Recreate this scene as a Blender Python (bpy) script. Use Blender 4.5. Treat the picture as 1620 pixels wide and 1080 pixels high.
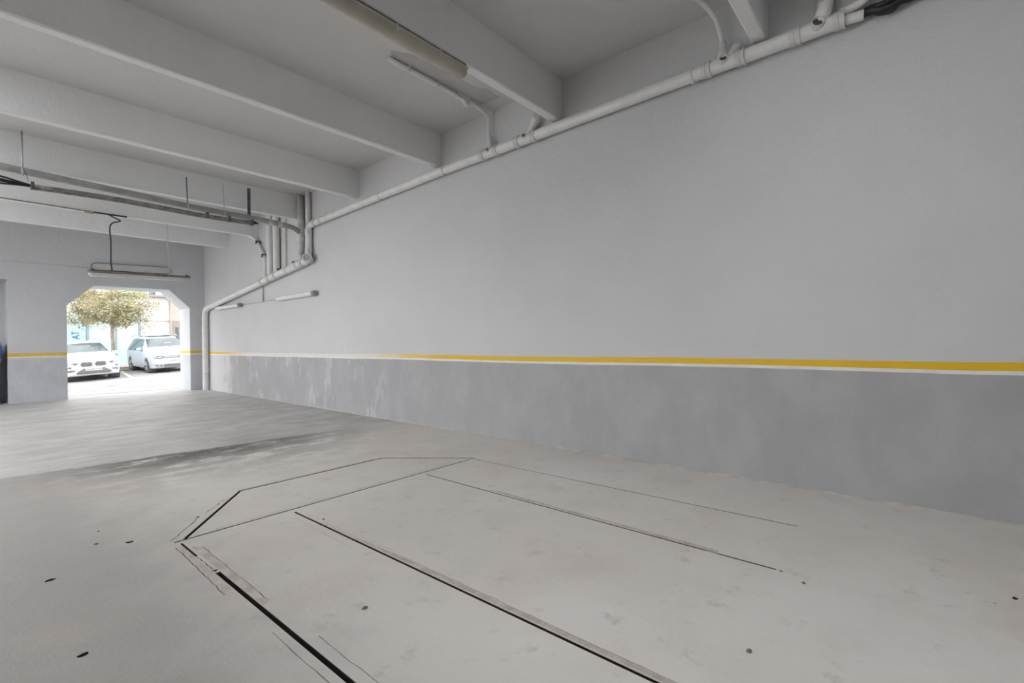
import bpy, bmesh, math, random
from mathutils import Vector, Matrix, noise
from mathutils.geometry import delaunay_2d_cdt
from mathutils.bvhtree import BVHTree

random.seed(7)
scene = bpy.context.scene
for o in list(bpy.data.objects):
    bpy.data.objects.remove(o)
C = scene.collection

# ------------------------------------------------------------------ camera
FPX, YAW, ROLL, CAM_H = 754.18, 0.8683, -0.0147, 1.4
cam_d = bpy.data.cameras.new('camera')
cam_d.sensor_width = 36.0
cam_d.lens = FPX / 1620 * 36.0
cam_d.shift_y = -1.38 / 1620
cam_d.clip_start = 0.05
cam_d.clip_end = 300
cam = bpy.data.objects.new('camera', cam_d)
C.objects.link(cam)
fw = Vector((math.sin(YAW), math.cos(YAW), 0))
r0 = Vector((math.cos(YAW), -math.sin(YAW), 0))
u0 = Vector((0, 0, 1))
rr = r0 * math.cos(ROLL) + u0 * math.sin(ROLL)
uu = -r0 * math.sin(ROLL) + u0 * math.cos(ROLL)
cam.matrix_world = Matrix(((rr.x, uu.x, -fw.x, 0), (rr.y, uu.y, -fw.y, 0), (rr.z, uu.z, -fw.z, CAM_H), (0, 0, 0, 1)))
scene.camera = cam

# ------------------------------------------------------------------ sky and exposure
world = bpy.data.worlds.new('overcast_sky')
scene.world = world
world.use_nodes = True
bg = world.node_tree.nodes['Background']
bg.inputs['Color'].default_value = (0.97, 0.985, 1.0, 1)
bg.inputs['Strength'].default_value = 3.9
vs = scene.view_settings
vs.view_transform = 'Standard'
vs.look = 'None'
vs.gamma = 1.0
vs.use_curve_mapping = False
vs.exposure = 0.2
scene.cycles.max_bounces = 6
scene.cycles.caustics_reflective = False


# ------------------------------------------------------------------ materials
MATS = {}


def new_mat(name):
    m = bpy.data.materials.new(name)
    m.use_nodes = True
    nt = m.node_tree
    b = nt.nodes['Principled BSDF']
    MATS[name] = m
    return m, nt, b


def N(nt, kind, **kw):
    n = nt.nodes.new(kind)
    for k, v in kw.items():
        if k in n.inputs:
            n.inputs[k].default_value = v
        else:
            setattr(n, k, v)
    return n


def mixc(nt, fac, a, b, mode='MIX'):
    n = nt.nodes.new('ShaderNodeMix')
    n.data_type = 'RGBA'
    n.blend_type = mode
    for i, v in ((0, fac), (6, a), (7, b)):
        if hasattr(v, 'is_linked') or hasattr(v, 'links'):
            nt.links.new(v, n.inputs[i])
        elif i == 0:
            n.inputs[0].default_value = v
        else:
            n.inputs[i].default_value = (*v, 1) if len(v) == 3 else v
    return n.outputs[2]


def math_n(nt, op, a, b=None, c=None, clamp=False):
    n = nt.nodes.new('ShaderNodeMath')
    n.operation = op
    n.use_clamp = clamp
    for i, v in enumerate((a, b, c)):
        if v is None:
            continue
        if hasattr(v, 'links'):
            nt.links.new(v, n.inputs[i])
        else:
            n.inputs[i].default_value = v
    return n.outputs[0]


def ramp(nt, val, lo, hi):
    n = nt.nodes.new('ShaderNodeMapRange')
    n.interpolation_type = 'SMOOTHSTEP'
    nt.links.new(val, n.inputs[0])
    n.inputs[1].default_value = lo
    n.inputs[2].default_value = hi
    return n.outputs[0]


def coords(nt, scale=(1, 1, 1)):
    tc = nt.nodes.new('ShaderNodeTexCoord')
    mp = nt.nodes.new('ShaderNodeMapping')
    mp.inputs['Scale'].default_value = scale
    nt.links.new(tc.outputs['Object'], mp.inputs[0])
    return mp.outputs[0]


def noise_n(nt, vec, scale, detail=4, rough=0.55):
    n = N(nt, 'ShaderNodeTexNoise', Scale=scale, Detail=min(detail, 6), Roughness=rough)
    nt.links.new(vec, n.inputs['Vector'])
    return n.outputs['Fac']


def bump(nt, b, height, dist, strength=1.0):
    n = N(nt, 'ShaderNodeBump', Strength=strength, Distance=dist)
    nt.links.new(height, n.inputs['Height'])
    nt.links.new(n.outputs[0], b.inputs['Normal'])


def simple(name, col, rough=0.5, metal=0.0, var=0.12, scale=6.0, bmp=0.0, spec=None):
    """colour with a little cloudy wear"""
    m, nt, b = new_mat(name)
    v = coords(nt)
    f = noise_n(nt, v, scale)
    dark = tuple(c * (1 - var) for c in col)
    lite = tuple(min(1, c * (1 + var * 0.6)) for c in col)
    nt.links.new(mixc(nt, ramp(nt, f, 0.3, 0.7), dark, lite), b.inputs['Base Color'])
    b.inputs['Roughness'].default_value = rough
    b.inputs['Metallic'].default_value = metal
    if spec is not None:
        b.inputs['Specular IOR Level'].default_value = spec
    if bmp:
        bump(nt, b, noise_n(nt, v, scale * 6), bmp)
    return m


def plaster(name, col, dado=None, dado_z=1.1):
    m, nt, b = new_mat(name)
    v = coords(nt)
    vv = coords(nt, (3, 3, 0.6))
    big = ramp(nt, noise_n(nt, v, 0.9, 5), 0.3, 0.7)
    up = mixc(nt, big, tuple(c * 0.95 for c in col), col)
    streak = ramp(nt, noise_n(nt, vv, 2.2, 6, 0.65), 0.55, 0.8)
    up = mixc(nt, math_n(nt, 'MULTIPLY', streak, 0.35), up, tuple(c * 0.9 for c in col))
    out = up
    if dado:
        sep = nt.nodes.new('ShaderNodeSeparateXYZ')
        nt.links.new(v, sep.inputs[0])
        vd = coords(nt, (1.5, 1.5, 0.9))
        n1 = noise_n(nt, vd, 1.6, 7, 0.62)
        lo = mixc(nt, ramp(nt, n1, 0.35, 0.7), tuple(c * 0.93 for c in dado), tuple(c * 1.05 for c in dado))
        # scuffed, part scraped paint along the deep half of the wall
        deep = ramp(nt, sep.outputs[1], 6.6, 8.3)
        n2 = ramp(nt, noise_n(nt, vd, 1.15, 8, 0.7), 0.53, 0.60)
        lo = mixc(nt, math_n(nt, 'MULTIPLY', math_n(nt, 'MULTIPLY', n2, deep), 0.62), lo, (0.60, 0.60, 0.61))
        n3 = ramp(nt, noise_n(nt, vd, 2.3, 8, 0.75), 0.62, 0.7)
        lo = mixc(nt, math_n(nt, 'MULTIPLY', math_n(nt, 'MULTIPLY', n3, deep), 0.5), lo, (0.27, 0.27, 0.29))
        # dado gives way to the upper wall colour by the corner, ragged edge
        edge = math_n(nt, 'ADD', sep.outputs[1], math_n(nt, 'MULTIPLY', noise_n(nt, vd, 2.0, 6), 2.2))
        end_fade = ramp(nt, edge, 15.9, 16.7) if name == 'wall_side' else None
        if end_fade is not None:
            lo = mixc(nt, math_n(nt, 'MULTIPLY', end_fade, 0.9), lo, col)
        isup = math_n(nt, 'GREATER_THAN', sep.outputs[2], dado_z)
        out = mixc(nt, isup, lo, up)
    nt.links.new(out, b.inputs['Base Color'])
    b.inputs['Roughness'].default_value = 0.62
    h = math_n(nt, 'ADD', noise_n(nt, v, 5.0, 6, 0.6), math_n(nt, 'MULTIPLY', noise_n(nt, coords(nt, (1, 1, 0.35)), 34, 4, 0.6), 0.35))
    bump(nt, b, h, 0.025, 0.5)
    return m


WHITE = (0.655, 0.655, 0.66)
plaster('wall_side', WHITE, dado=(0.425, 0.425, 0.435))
plaster('wall_plain', (0.63, 0.64, 0.66), dado=(0.56, 0.58, 0.615))
plaster('ceiling_paint', (0.68, 0.67, 0.66))
plaster('beam_paint', (0.89, 0.895, 0.90))


def floor_mat():
    m, nt, b = new_mat('concrete_floor')
    v = coords(nt)
    sep = nt.nodes.new('ShaderNodeSeparateXYZ')
    nt.links.new(v, sep.inputs[0])
    X, Y, Z = sep.outputs
    n_big = noise_n(nt, v, 0.55, 5)
    n_mid = noise_n(nt, v, 2.6, 7, 0.62)
    n_fine = noise_n(nt, v, 40, 4, 0.6)
    n_str = noise_n(nt, coords(nt, (0.6, 3.2, 1)), 2.4, 8, 0.68)
    base = mixc(nt, ramp(nt, n_big, 0.3, 0.7), (0.73, 0.69, 0.65), (0.79, 0.76, 0.725))
    base = mixc(nt, math_n(nt, 'MULTIPLY', ramp(nt, n_mid, 0.45, 0.75), 0.35), base, (0.64, 0.60, 0.565))
    base = mixc(nt, math_n(nt, 'MULTIPLY', ramp(nt, n_fine, 0.62, 0.8), 0.25), base, (0.74, 0.72, 0.69))
    # seam where the trowelled slab of the entrance begins: Y = 7.5 - 0.09 X, wavering
    d = math_n(nt, 'ADD', math_n(nt, 'SUBTRACT', Y, 7.50), math_n(nt, 'MULTIPLY', X, 0.085))
    d = math_n(nt, 'ADD', d, math_n(nt, 'MULTIPLY', math_n(nt, 'SUBTRACT', noise_n(nt, v, 3.0, 6, 0.65), 0.5), 0.35))
    far = ramp(nt, d, -0.03, 0.06)
    n_far = noise_n(nt, coords(nt, (0.8, 1.3, 1)), 1.5, 8, 0.66)
    farcol = mixc(nt, ramp(nt, n_far, 0.32, 0.68), (0.41, 0.39, 0.375), (0.55, 0.535, 0.52))
    # oily tyre dirt on the near side of the seam, thinning out over two metres and towards the wall
    band = ramp(nt, d, -2.4, -0.2)
    band2 = ramp(nt, d, -1.0, -0.12)
    n_dirt = noise_n(nt, coords(nt, (0.9, 1.5, 1)), 2.0, 9, 0.72)
    side = math_n(nt, 'SUBTRACT', 1.0, ramp(nt, X, 2.4, 4.9))
    dirt = math_n(nt, 'MULTIPLY', math_n(nt, 'MULTIPLY', band, side), ramp(nt, n_dirt, 0.36, 0.56))
    near = mixc(nt, math_n(nt, 'MULTIPLY', dirt, 0.75), base, (0.17, 0.16, 0.15))
    dirt2 = math_n(nt, 'MULTIPLY', math_n(nt, 'MULTIPLY', band2, ramp(nt, n_dirt, 0.26, 0.5)),
                   math_n(nt, 'ADD', math_n(nt, 'MULTIPLY', side, 0.75), 0.25))
    near = mixc(nt, math_n(nt, 'MULTIPLY', dirt2, 0.8), near, (0.075, 0.07, 0.065))
    # darker, trafficked lane along the left
    lane = math_n(nt, 'SUBTRACT', 1.0, ramp(nt, math_n(nt, 'ADD', X, math_n(nt, 'MULTIPLY', n_mid, 1.0)), 0.9, 2.2))
    near = mixc(nt, math_n(nt, 'MULTIPLY', lane, 0.85), near, (0.37, 0.352, 0.335))
    n_spk = noise_n(nt, v, 95, 2, 0.5)
    near = mixc(nt, math_n(nt, 'MULTIPLY', ramp(nt, n_spk, 0.70, 0.76), 0.6), near, (0.86, 0.84, 0.81))
    n_blt = noise_n(nt, coords(nt, (1, 1.0, 1)), 5.5, 8, 0.7)
    near = mixc(nt, math_n(nt, 'MULTIPLY', ramp(nt, n_blt, 0.56, 0.74), 0.42), near, (0.36, 0.33, 0.30))
    n_tan = noise_n(nt, v, 0.9, 6, 0.6)
    near = mixc(nt, math_n(nt, 'MULTIPLY', ramp(nt, n_tan, 0.5, 0.7), 0.35), near, (0.60, 0.52, 0.44))
    col = mixc(nt, far, near, farcol)
    # dirt packed into the joints
    deep = math_n(nt, 'LESS_THAN', Z, -0.004)
    col = mixc(nt, deep, col, (0.045, 0.033, 0.028))
    nt.links.new(col, b.inputs['Base Color'])
    rough = math_n(nt, 'SUBTRACT', math_n(nt, 'ADD', 0.40, math_n(nt, 'MULTIPLY', n_mid, 0.35)), math_n(nt, 'MULTIPLY', far, math_n(nt, 'MULTIPLY', ramp(nt, n_str, 0.4, 0.65), 0.22)))
    nt.links.new(rough, b.inputs['Roughness'])
    bump(nt, b, math_n(nt, 'ADD', n_mid, math_n(nt, 'MULTIPLY', n_fine, 0.3)), 0.010, 0.5)
    b.inputs['Specular IOR Level'].default_value = 0.4
    return m


floor_mat()
simple('patch_plaster', (0.53, 0.525, 0.515), 0.8, var=0.08, scale=4)
simple('mortar', (0.60, 0.55, 0.495), 0.8, var=0.2, scale=9, bmp=0.01)


def stripe_mat():
    m, nt, b = new_mat('yellow_paint')
    v = coords(nt)
    sep = nt.nodes.new('ShaderNodeSeparateXYZ')
    nt.links.new(v, sep.inputs[0])
    wob = math_n(nt, 'ADD', sep.outputs[1], math_n(nt, 'MULTIPLY', math_n(nt, 'SUBTRACT', noise_n(nt, v, 2.0, 5), 0.5), 1.6))
    a = ramp(nt, wob, 5.6, 8.6)
    bk = ramp(nt, wob, 13.2, 16.0)
    cream_share = math_n(nt, 'SUBTRACT', a, bk)  # share of cream: rises along the wall, drops again by the corner
    y = mixc(nt, noise_n(nt, v, 4, 4), (0.78, 0.47, 0.008), (0.86, 0.55, 0.012))
    nt.links.new(mixc(nt, cream_share, y, (0.78, 0.75, 0.68)), b.inputs['Base Color'])
    b.inputs['Roughness'].default_value = 0.55
    return m


stripe_mat()
simple('yellow_plain', (0.76, 0.52, 0.07), 0.55, var=0.1)
simple('white_band', (0.82, 0.81, 0.79), 0.6, var=0.06)
simple('pipe_white', (0.80, 0.79, 0.78), 0.38, var=0.06, scale=5, bmp=0.004)
simple('pipe_joint', (0.70, 0.69, 0.68), 0.42, var=0.08, scale=12)
simple('pipe_grey', (0.40, 0.395, 0.385), 0.45, var=0.18, scale=6)
simple('pipe_grey_light', (0.60, 0.59, 0.575), 0.45, var=0.12, scale=6)
simple('dark_steel', (0.12, 0.12, 0.125), 0.5, metal=0.3, var=0.3)
simple('conduit_dark', (0.23, 0.225, 0.22), 0.5, var=0.35, scale=9)
simple('black_rubber', (0.016, 0.016, 0.018), 0.42, var=0.2)
simple('hole_dark', (0.10, 0.10, 0.10), 0.8)
simple('galvanised', (0.55, 0.56, 0.57), 0.4, metal=0.6, var=0.15, scale=14)
simple('aged_diffuser', (0.50, 0.47, 0.385), 0.30, var=0.1, scale=3)
simple('aged_gasket', (0.62, 0.60, 0.53), 0.35, var=0.12)
simple('dirty_housing', (0.20, 0.185, 0.17), 0.6, var=0.45, scale=14)
simple('lamp_white', (0.86, 0.85, 0.82), 0.35, var=0.05)
simple('lamp_grey_cap', (0.30, 0.29, 0.27), 0.5, var=0.2)
simple('lamp_cover', (0.60, 0.585, 0.575), 0.35, var=0.08)
simple('ochre_box', (0.42, 0.36, 0.20), 0.6, var=0.25, scale=20)
# outside
simple('asphalt', (0.255, 0.245, 0.24), 0.8, var=0.22, scale=1.4, bmp=0.01)
simple('pavement', (0.36, 0.35, 0.335), 0.8, var=0.12, scale=2)
simple('road_line', (0.46, 0.455, 0.45), 0.7, var=0.06)
simple('kerb_stone', (0.32, 0.28, 0.25), 0.8, var=0.15)
simple('soil', (0.20, 0.165, 0.12), 0.9, var=0.3, scale=5)
simple('car_white', (0.66, 0.66, 0.67), 0.18, var=0.01)
simple('car_silver', (0.50, 0.53, 0.585), 0.2, var=0.01, metal=0.0)
simple('car_glass', (0.06, 0.085, 0.09), 0.06, var=0.25, scale=2)
simple('car_black', (0.10, 0.10, 0.105), 0.45, var=0.2)
simple('car_grey', (0.16, 0.16, 0.165), 0.5, var=0.1)
simple('chrome', (0.50, 0.51, 0.53), 0.2, metal=0.9, var=0.05)
simple('tyre', (0.06, 0.06, 0.062), 0.8, var=0.15)
simple('rim', (0.42, 0.43, 0.45), 0.3, metal=0.6, var=0.08)
simple('lamp_lens', (0.36, 0.39, 0.42), 0.08, var=0.25, scale=22)
simple('plate_white', (0.55, 0.55, 0.55), 0.4, var=0.02)
simple('bark', (0.36, 0.30, 0.24), 0.85, var=0.3, scale=10, bmp=0.02)
simple('facade_white', (0.72, 0.70, 0.68), 0.8, var=0.04, scale=0.8)
simple('facade_tan', (0.42, 0.345, 0.30), 0.8, var=0.1, scale=1)
simple('facade_dark', (0.28, 0.235, 0.21), 0.7, var=0.1)
simple('shop_teal', (0.42, 0.53, 0.53), 0.25, var=0.08, scale=0.6)
simple('shop_blue', (0.36, 0.55, 0.61), 0.25, var=0.06, scale=0.6)
simple('shop_frame', (0.22, 0.29, 0.30), 0.4, var=0.08)
simple('sign_green', (0.13, 0.42, 0.25), 0.5, var=0.1)
simple('sign_dark', (0.08, 0.16, 0.24), 0.5, var=0.1)
simple('bin_grey', (0.26, 0.29, 0.31), 0.5, var=0.2, scale=3)
simple('bin_blue', (0.035, 0.11, 0.33), 0.35, var=0.1)
simple('pebble', (0.22, 0.20, 0.17), 0.85, var=0.3, scale=40)


def leaf_mat():
    m, nt, b = new_mat('leaf')
    v = coords(nt)
    f = noise_n(nt, v, 1.7, 3)
    g = noise_n(nt, v, 9.0, 3)
    c = mixc(nt, ramp(nt, f, 0.42, 0.6), (0.21, 0.22, 0.13), (0.52, 0.45, 0.26))
    c = mixc(nt, ramp(nt, g, 0.5, 0.72), c, (0.68, 0.61, 0.43))
    nt.links.new(c, b.inputs['Base Color'])
    b.inputs['Roughness'].default_value = 0.6
    tr = nt.nodes.new('ShaderNodeBsdfTranslucent')
    nt.links.new(c, tr.inputs[0])
    mx = nt.nodes.new('ShaderNodeMixShader')
    mx.inputs[0].default_value = 0.3
    nt.links.new(b.outputs[0], mx.inputs[1])
    nt.links.new(tr.outputs[0], mx.inputs[2])
    nt.links.new(mx.outputs[0], nt.nodes['Material Output'].inputs[0])


leaf_mat()


# ------------------------------------------------------------------ mesh helpers
def root_of(o):
    while o.parent:
        o = o.parent
    return o


def obj(name, vf, mat, parent=None, smooth=False):
    """link ONE mesh object; verts are world coordinates (the parent's base is taken off)"""
    verts, faces = vf
    me = bpy.data.meshes.new(name)
    off = root_of(parent).location if parent is not None else Vector()
    me.from_pydata([tuple(Vector(v) - off) for v in verts], [], faces)
    me.validate()
    me.materials.append(MATS[mat])
    if smooth:
        for p in me.polygons:
            p.use_smooth = True
    me.update()
    o = bpy.data.objects.new(name, me)
    C.objects.link(o)
    o.parent = parent
    return o


def fix_normals(o):
    bm = bmesh.new()
    bm.from_mesh(o.data)
    bmesh.ops.recalc_face_normals(bm, faces=bm.faces)
    bm.to_mesh(o.data)
    bm.free()


def sharp(o, ang=35):
    me = o.data
    bm = bmesh.new()
    bm.from_mesh(me)
    for e in bm.edges:
        if len(e.link_faces) == 2 and e.calc_face_angle(0) > math.radians(ang):
            e.smooth = False
    bm.to_mesh(me)
    bm.free()


def thing(name, label, cat, loc=(0, 0, 0), group=None):
    o = bpy.data.objects.new(name, None)
    o.empty_display_size = 0.1
    C.objects.link(o)
    o.location = loc
    o['label'] = label
    o['category'] = cat
    if group:
        o['group'] = group
    return o


def tag(o, label, cat, group=None):
    o['label'] = label
    o['category'] = cat
    if group:
        o['group'] = group
    return o


def structure(o, label=None):
    o['kind'] = 'structure'
    if label:
        o['label'] = label
    return o


class MB:
    def __init__(s):
        s.v, s.f = [], []

    def add(s, vf):
        n = len(s.v)
        s.v += [tuple(p) for p in vf[0]]
        s.f += [tuple(i + n for i in f) for f in vf[1]]
        return s

    def vf(s):
        return s.v, s.f


def box(x0, x1, y0, y1, z0, z1, bev=0.0):
    if bev <= 0:
        v = [(x, y, z) for z in (z0, z1) for y in (y0, y1) for x in (x0, x1)]
        f = [(0, 2, 3, 1), (4, 5, 7, 6), (0, 1, 5, 4), (2, 6, 7, 3), (0, 4, 6, 2), (1, 3, 7, 5)]
        return v, f
    bm = bmesh.new()
    bmesh.ops.create_cube(bm, size=1)
    for q in bm.verts:
        q.co = Vector(((x0 + x1) / 2 + q.co.x * (x1 - x0), (y0 + y1) / 2 + q.co.y * (y1 - y0), (z0 + z1) / 2 + q.co.z * (z1 - z0)))
    bmesh.ops.bevel(bm, geom=list(bm.edges), offset=bev, segments=2, affect='EDGES', profile=0.5)
    bm.verts.index_update()
    r = [tuple(q.co) for q in bm.verts], [tuple(q.index for q in f.verts) for f in bm.faces]
    bm.free()
    return r


def frame_of(d):
    d = d.normalized()
    a = Vector((0, 0, 1)) if abs(d.z) < 0.9 else Vector((1, 0, 0))
    x = d.cross(a).normalized()
    return x, d.cross(x).normalized()


def tube(pts, r, seg=14, cap=True):
    """swept round tube along a polyline; r a number or one radius per point"""
    pts = [Vector(p) for p in pts]
    n = len(pts)
    rs = r if isinstance(r, (list, tuple)) else [r] * n
    v, f = [], []
    x = None
    for i, p in enumerate(pts):
        if i == 0:
            d = pts[1] - p
        elif i == n - 1:
            d = p - pts[i - 1]
        else:
            d = (pts[i + 1] - p).normalized() + (p - pts[i - 1]).normalized()
        d = d.normalized()
        if x is None:
            x, y = frame_of(d)
        else:
            x = (x - d * x.dot(d)).normalized()
            y = d.cross(x).normalized()
        for k in range(seg):
            a = 2 * math.pi * k / seg
            v.append(tuple(p + (x * math.cos(a) + y * math.sin(a)) * rs[i]))
    for i in range(n - 1):
        for k in range(seg):
            a, b = i * seg + k, i * seg + (k + 1) % seg
            f.append((a, b, b + seg, a + seg))
    if cap:
        f.append(tuple(range(seg))[::-1])
        f.append(tuple((n - 1) * seg + k for k in range(seg)))
    return v, f


def smooth_path(pts, sub=6):
    pts = [Vector(p) for p in pts]
    out = []
    for i in range(len(pts) - 1):
        p0, p1, p2, p3 = pts[max(0, i - 1)], pts[i], pts[i + 1], pts[min(len(pts) - 1, i + 2)]
        for k in range(sub):
            t = k / sub
            out.append(0.5 * ((2 * p1) + (p2 - p0) * t + (2 * p0 - 5 * p1 + 4 * p2 - p3) * t * t + (3 * p1 - p0 - 3 * p2 + p3) * t ** 3))
    out.append(pts[-1])
    return out


def bend(pts, rad, n=6):
    """polyline with rounded corners"""
    pts = [Vector(p) for p in pts]
    out = [pts[0]]
    for i in range(1, len(pts) - 1):
        a, b, c = pts[i - 1], pts[i], pts[i + 1]
        u, w = (a - b).normalized(), (c - b).normalized()
        r = min(rad, (a - b).length * 0.45, (c - b).length * 0.45)
        for k in range(n + 1):
            t = k / n
            p, q = b + u * r * (1 - t), b + w * r * t
            out.append(p.lerp(q, t))
    out.append(pts[-1])
    return out


def ringed(p, d, r, length, lip=0.012, seg=18):
    """pipe coupling: sleeve with a raised bead at each end"""
    p, d = Vector(p), Vector(d).normalized()
    prof = [(-.5, 1.0), (-.5, 1 + lip / r * 1.9), (-.3, 1 + lip / r * 1.9), (-.3, 1 + lip / r), (-.02, 1 + lip / r), (0.02, 1 + lip / r * 1.6), (.18, 1 + lip / r * 1.6), (.2, 1 + lip / r), (.5, 1 + lip / r), (.5, 1.0)]
    return tube([p + d * (t * length + 1e-5 * i) for i, (t, _) in enumerate(prof)], [r * k for _, k in prof], seg, False)


def lathe(p, d, prof, seg=20):
    p, d = Vector(p), Vector(d).normalized()
    x, y = frame_of(d)
    v, f = [], []
    for t, r in prof:
        for k in range(seg):
            a = 2 * math.pi * k / seg
            v.append(tuple(p + d * t + (x * math.cos(a) + y * math.sin(a)) * r))
    for i in range(len(prof) - 1):
        for k in range(seg):
            a, b = i * seg + k, i * seg + (k + 1) % seg
            f.append((a, b, b + seg, a + seg))
    f.append(tuple(range(seg))[::-1])
    f.append(tuple((len(prof) - 1) * seg + k for k in range(seg)))
    return v, f


def prism(poly, axis, a, b):
    """extrude a 2-D polygon along an axis (0: poly is y,z; 1: x,z; 2: x,y)"""
    n = len(poly)

    def P(q, t):
        return (t, q[0], q[1]) if axis == 0 else (q[0], t, q[1]) if axis == 1 else (q[0], q[1], t)
    v = [P(q, a) for q in poly] + [P(q, b) for q in poly]
    f = [tuple(range(n))[::-1], tuple(range(n, 2 * n))]
    f += [(i, (i + 1) % n, n + (i + 1) % n, n + i) for i in range(n)]
    return v, f


def holed(outer, holes, axis, a, b):
    """wall slab with openings: outer and holes are 2-D polygons"""
    verts, faces = [], []
    for poly in [outer] + holes:
        k = len(verts)
        verts += [Vector(p) for p in poly]
        faces.append(list(range(k, len(verts))))
    vo, eo, fo, ov, oe, of = delaunay_2d_cdt(verts, [], faces, 0, 1e-6)
    keep = [f for f, o in zip(fo, of) if 0 in o and not any(k in o for k in range(1, len(holes) + 1))]

    def P(q, t):
        return (t, q[0], q[1]) if axis == 0 else (q[0], t, q[1]) if axis == 1 else (q[0], q[1], t)
    n = len(vo)
    v = [P(q, a) for q in vo] + [P(q, b) for q in vo]
    f, cnt = [], {}
    for t in keep:
        f.append(tuple(t)[::-1])
        f.append(tuple(i + n for i in t))
        for i in range(3):
            e = (t[i], t[(i + 1) % 3])
            cnt[e] = 1
    for (i, j) in list(cnt):
        if (j, i) not in cnt:
            f.append((i, j, j + n, i + n))
    return v, f


RWX, RWK = 5.048, 0.0136


def rw(y, off, z):
    """a point off metres out from the right wall"""
    return Vector((RWX + RWK * y - off, y, z))


YE = 17.28          # inner face of the end wall
Y0, X0 = -6.5, -7.0  # wall behind the camera, wall on the far left
SLAB, BEAM = 4.72, 4.20

# ------------------------------------------------------------------ FLOOR (joints cut into it)
slots, strips, hairs, pits = [], [], [], []


def quad(a, b, w):
    a, b = Vector(a), Vector(b)
    d = (b - a).normalized()
    n = Vector((-d.y, d.x)) * w / 2
    return [a + n, a - n, b - n, b + n]


def ragged(a, b, w, n=14, j=0.006):
    """thin crack with a wavering course"""
    a, b = Vector(a), Vector(b)
    d = (b - a)
    nn = Vector((-d.y, d.x)).normalized()
    mids = [a + d * (i / n) + nn * (random.uniform(-j, j)) for i in range(n + 1)]
    return [m - nn * w / 2 * random.uniform(.5, 1.2) for m in mids] + [m + nn * w / 2 * random.uniform(.5, 1.2) for m in reversed(mids)]


TA, TB, TC, TD = (1.09, 4.055), (1.79, 4.955), (3.389, 4.955), (4.06, 4.07)
slots += [quad(TA, TB, .027), quad((1.775, 4.955), (3.40, 4.955), .030), quad(TC, (4.05, 4.075), .030), quad((1.02, 4.04), (4.07, 4.05), .022),
          quad((1.058, 3.30), (1.06, 0.9), .028), quad((1.05, 3.985), (1.05, 3.66), .016),
          quad((1.85, 3.97), (1.85, 0.7), .022), quad((3.252, 3.97), (3.207, 0.657), .022), quad((4.02, 4.02), (4.036, 0.68), .021)]
hairs += [ragged((1.05, 3.66), (1.057, 3.31), .006, 10), ragged((1.005, 3.93), (.985, 2.97), .006, 20, .004), ragged((1.128, 3.80), (1.118, 2.72), .006, 20, .003),
          ragged((1.0, 2.40), (1.0, 1.0), .004, 20, .003), ragged((1.13, 2.2), (1.128, 1.0), .004, 20, .003),
          ragged((1.89, 3.86), (1.915, 2.7), .004, 20, .005), ragged((1.905, 2.6), (1.90, 0.75), .005, 24, .004), ragged((1.79, 3.85), (1.765, 3.05), .004, 16, .004),
          ragged((3.30, 3.1), (3.26, 1.0), .004, 24, .004), ragged((1.012, 4.08), (1.31, 4.475), .008, 10, .005), ragged((1.36, 4.52), (1.60, 4.80), .008, 8, .008),
          ragged((1.80, 4.99), (3.3, 5.0), .010, 24, .005), ragged((1.30, 4.085), (3.8, 4.10), .009, 30, .006)]
strips += [[Vector(p) for p in ((1.012, 3.96), (0.99, 2.95), (1.036, 2.95), (1.036, 3.96))], [Vector(p) for p in ((1.076, 3.86), (1.122, 3.80), (1.112, 2.70), (1.076, 2.68))],
           [Vector(p) for p in ((1.87, 3.5), (1.90, 2.6), (1.90, 0.75), (1.866, 0.75), (1.866, 3.5))],
           [Vector(p) for p in ((3.27, 3.1), (3.295, 3.0), (3.258, 1.0), (3.222, 1.0))]]


def blob(c, rx, ry, n=9):
    return [Vector((c[0] + rx * math.cos(2 * math.pi * k / n) * random.uniform(.55, 1.15), c[1] + ry * math.sin(2 * math.pi * k / n) * random.uniform(.55, 1.15))) for k in range(n)]


for c, rx, ry in (((.822, 4.31), .045, .04), ((.382, 3.99), .05, .035), ((.379, 2.91), .034, .03), ((1.30, 4.49), .03, .02), ((.72, 4.75), .02, .02),
                  ((1.055, 3.34), .03, .02), ((1.92, 3.62), .02, .03), ((3.205, .63), .018, .018), ((3.63, -.385), .03, .02), ((3.55, -.2), .012, .012), ((3.5, -.3), .012, .012)):
    pits.append(blob(c, rx * .72, ry * .72))
panel_poly = [Vector(p) for p in (TA, TB, TC, TD)]
FX0, FX1, FY0, FY1 = X0 - .4, 5.5, Y0 - .4, 18.30
outer = [Vector(p) for p in ((FX0, FY0), (FX1, FY0), (FX1, FY1), (FX0, FY1))]
polys = [('base', outer), ('panel', panel_poly)] + [('strip', p) for p in strips] + [('hair', p) for p in hairs] + [('slot', p) for p in slots] + [('pit', p) for p in pits]
verts, faces = [], []
for _, p in polys:
    k = len(verts)
    area = sum(p[i - 1].x * p[i].y - p[i].x * p[i - 1].y for i in range(len(p)))
    verts += p if area > 0 else p[::-1]      # counter-clockwise
    faces.append(list(range(k, len(verts))))
vo, eo, fo, ov, oe, of = delaunay_2d_cdt(verts, [], faces, 0, 1e-5)
DEPTH = {'slot': -.09, 'hair': -.02, 'pit': -.012}
klass = []
for o in of:
    ks = {polys[i][0] for i in o}
    sidx = [i for i in o if polys[i][0] == 'strip']
    if 'slot' in ks:
        klass.append(('slot', 0))
    elif 'pit' in ks:
        klass.append(('pit', 0))
    elif 'hair' in ks:
        klass.append(('hair', 0))
    elif sidx:
        klass.append(('strip', sidx[0]))
    elif 'panel' in ks:
        klass.append(('panel', 0))
    else:
        klass.append(('base', 0))
edge_f = {}
for fi, t in enumerate(fo):
    for i in range(len(t)):
        edge_f[(t[i], t[(i + 1) % len(t)])] = fi


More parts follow.
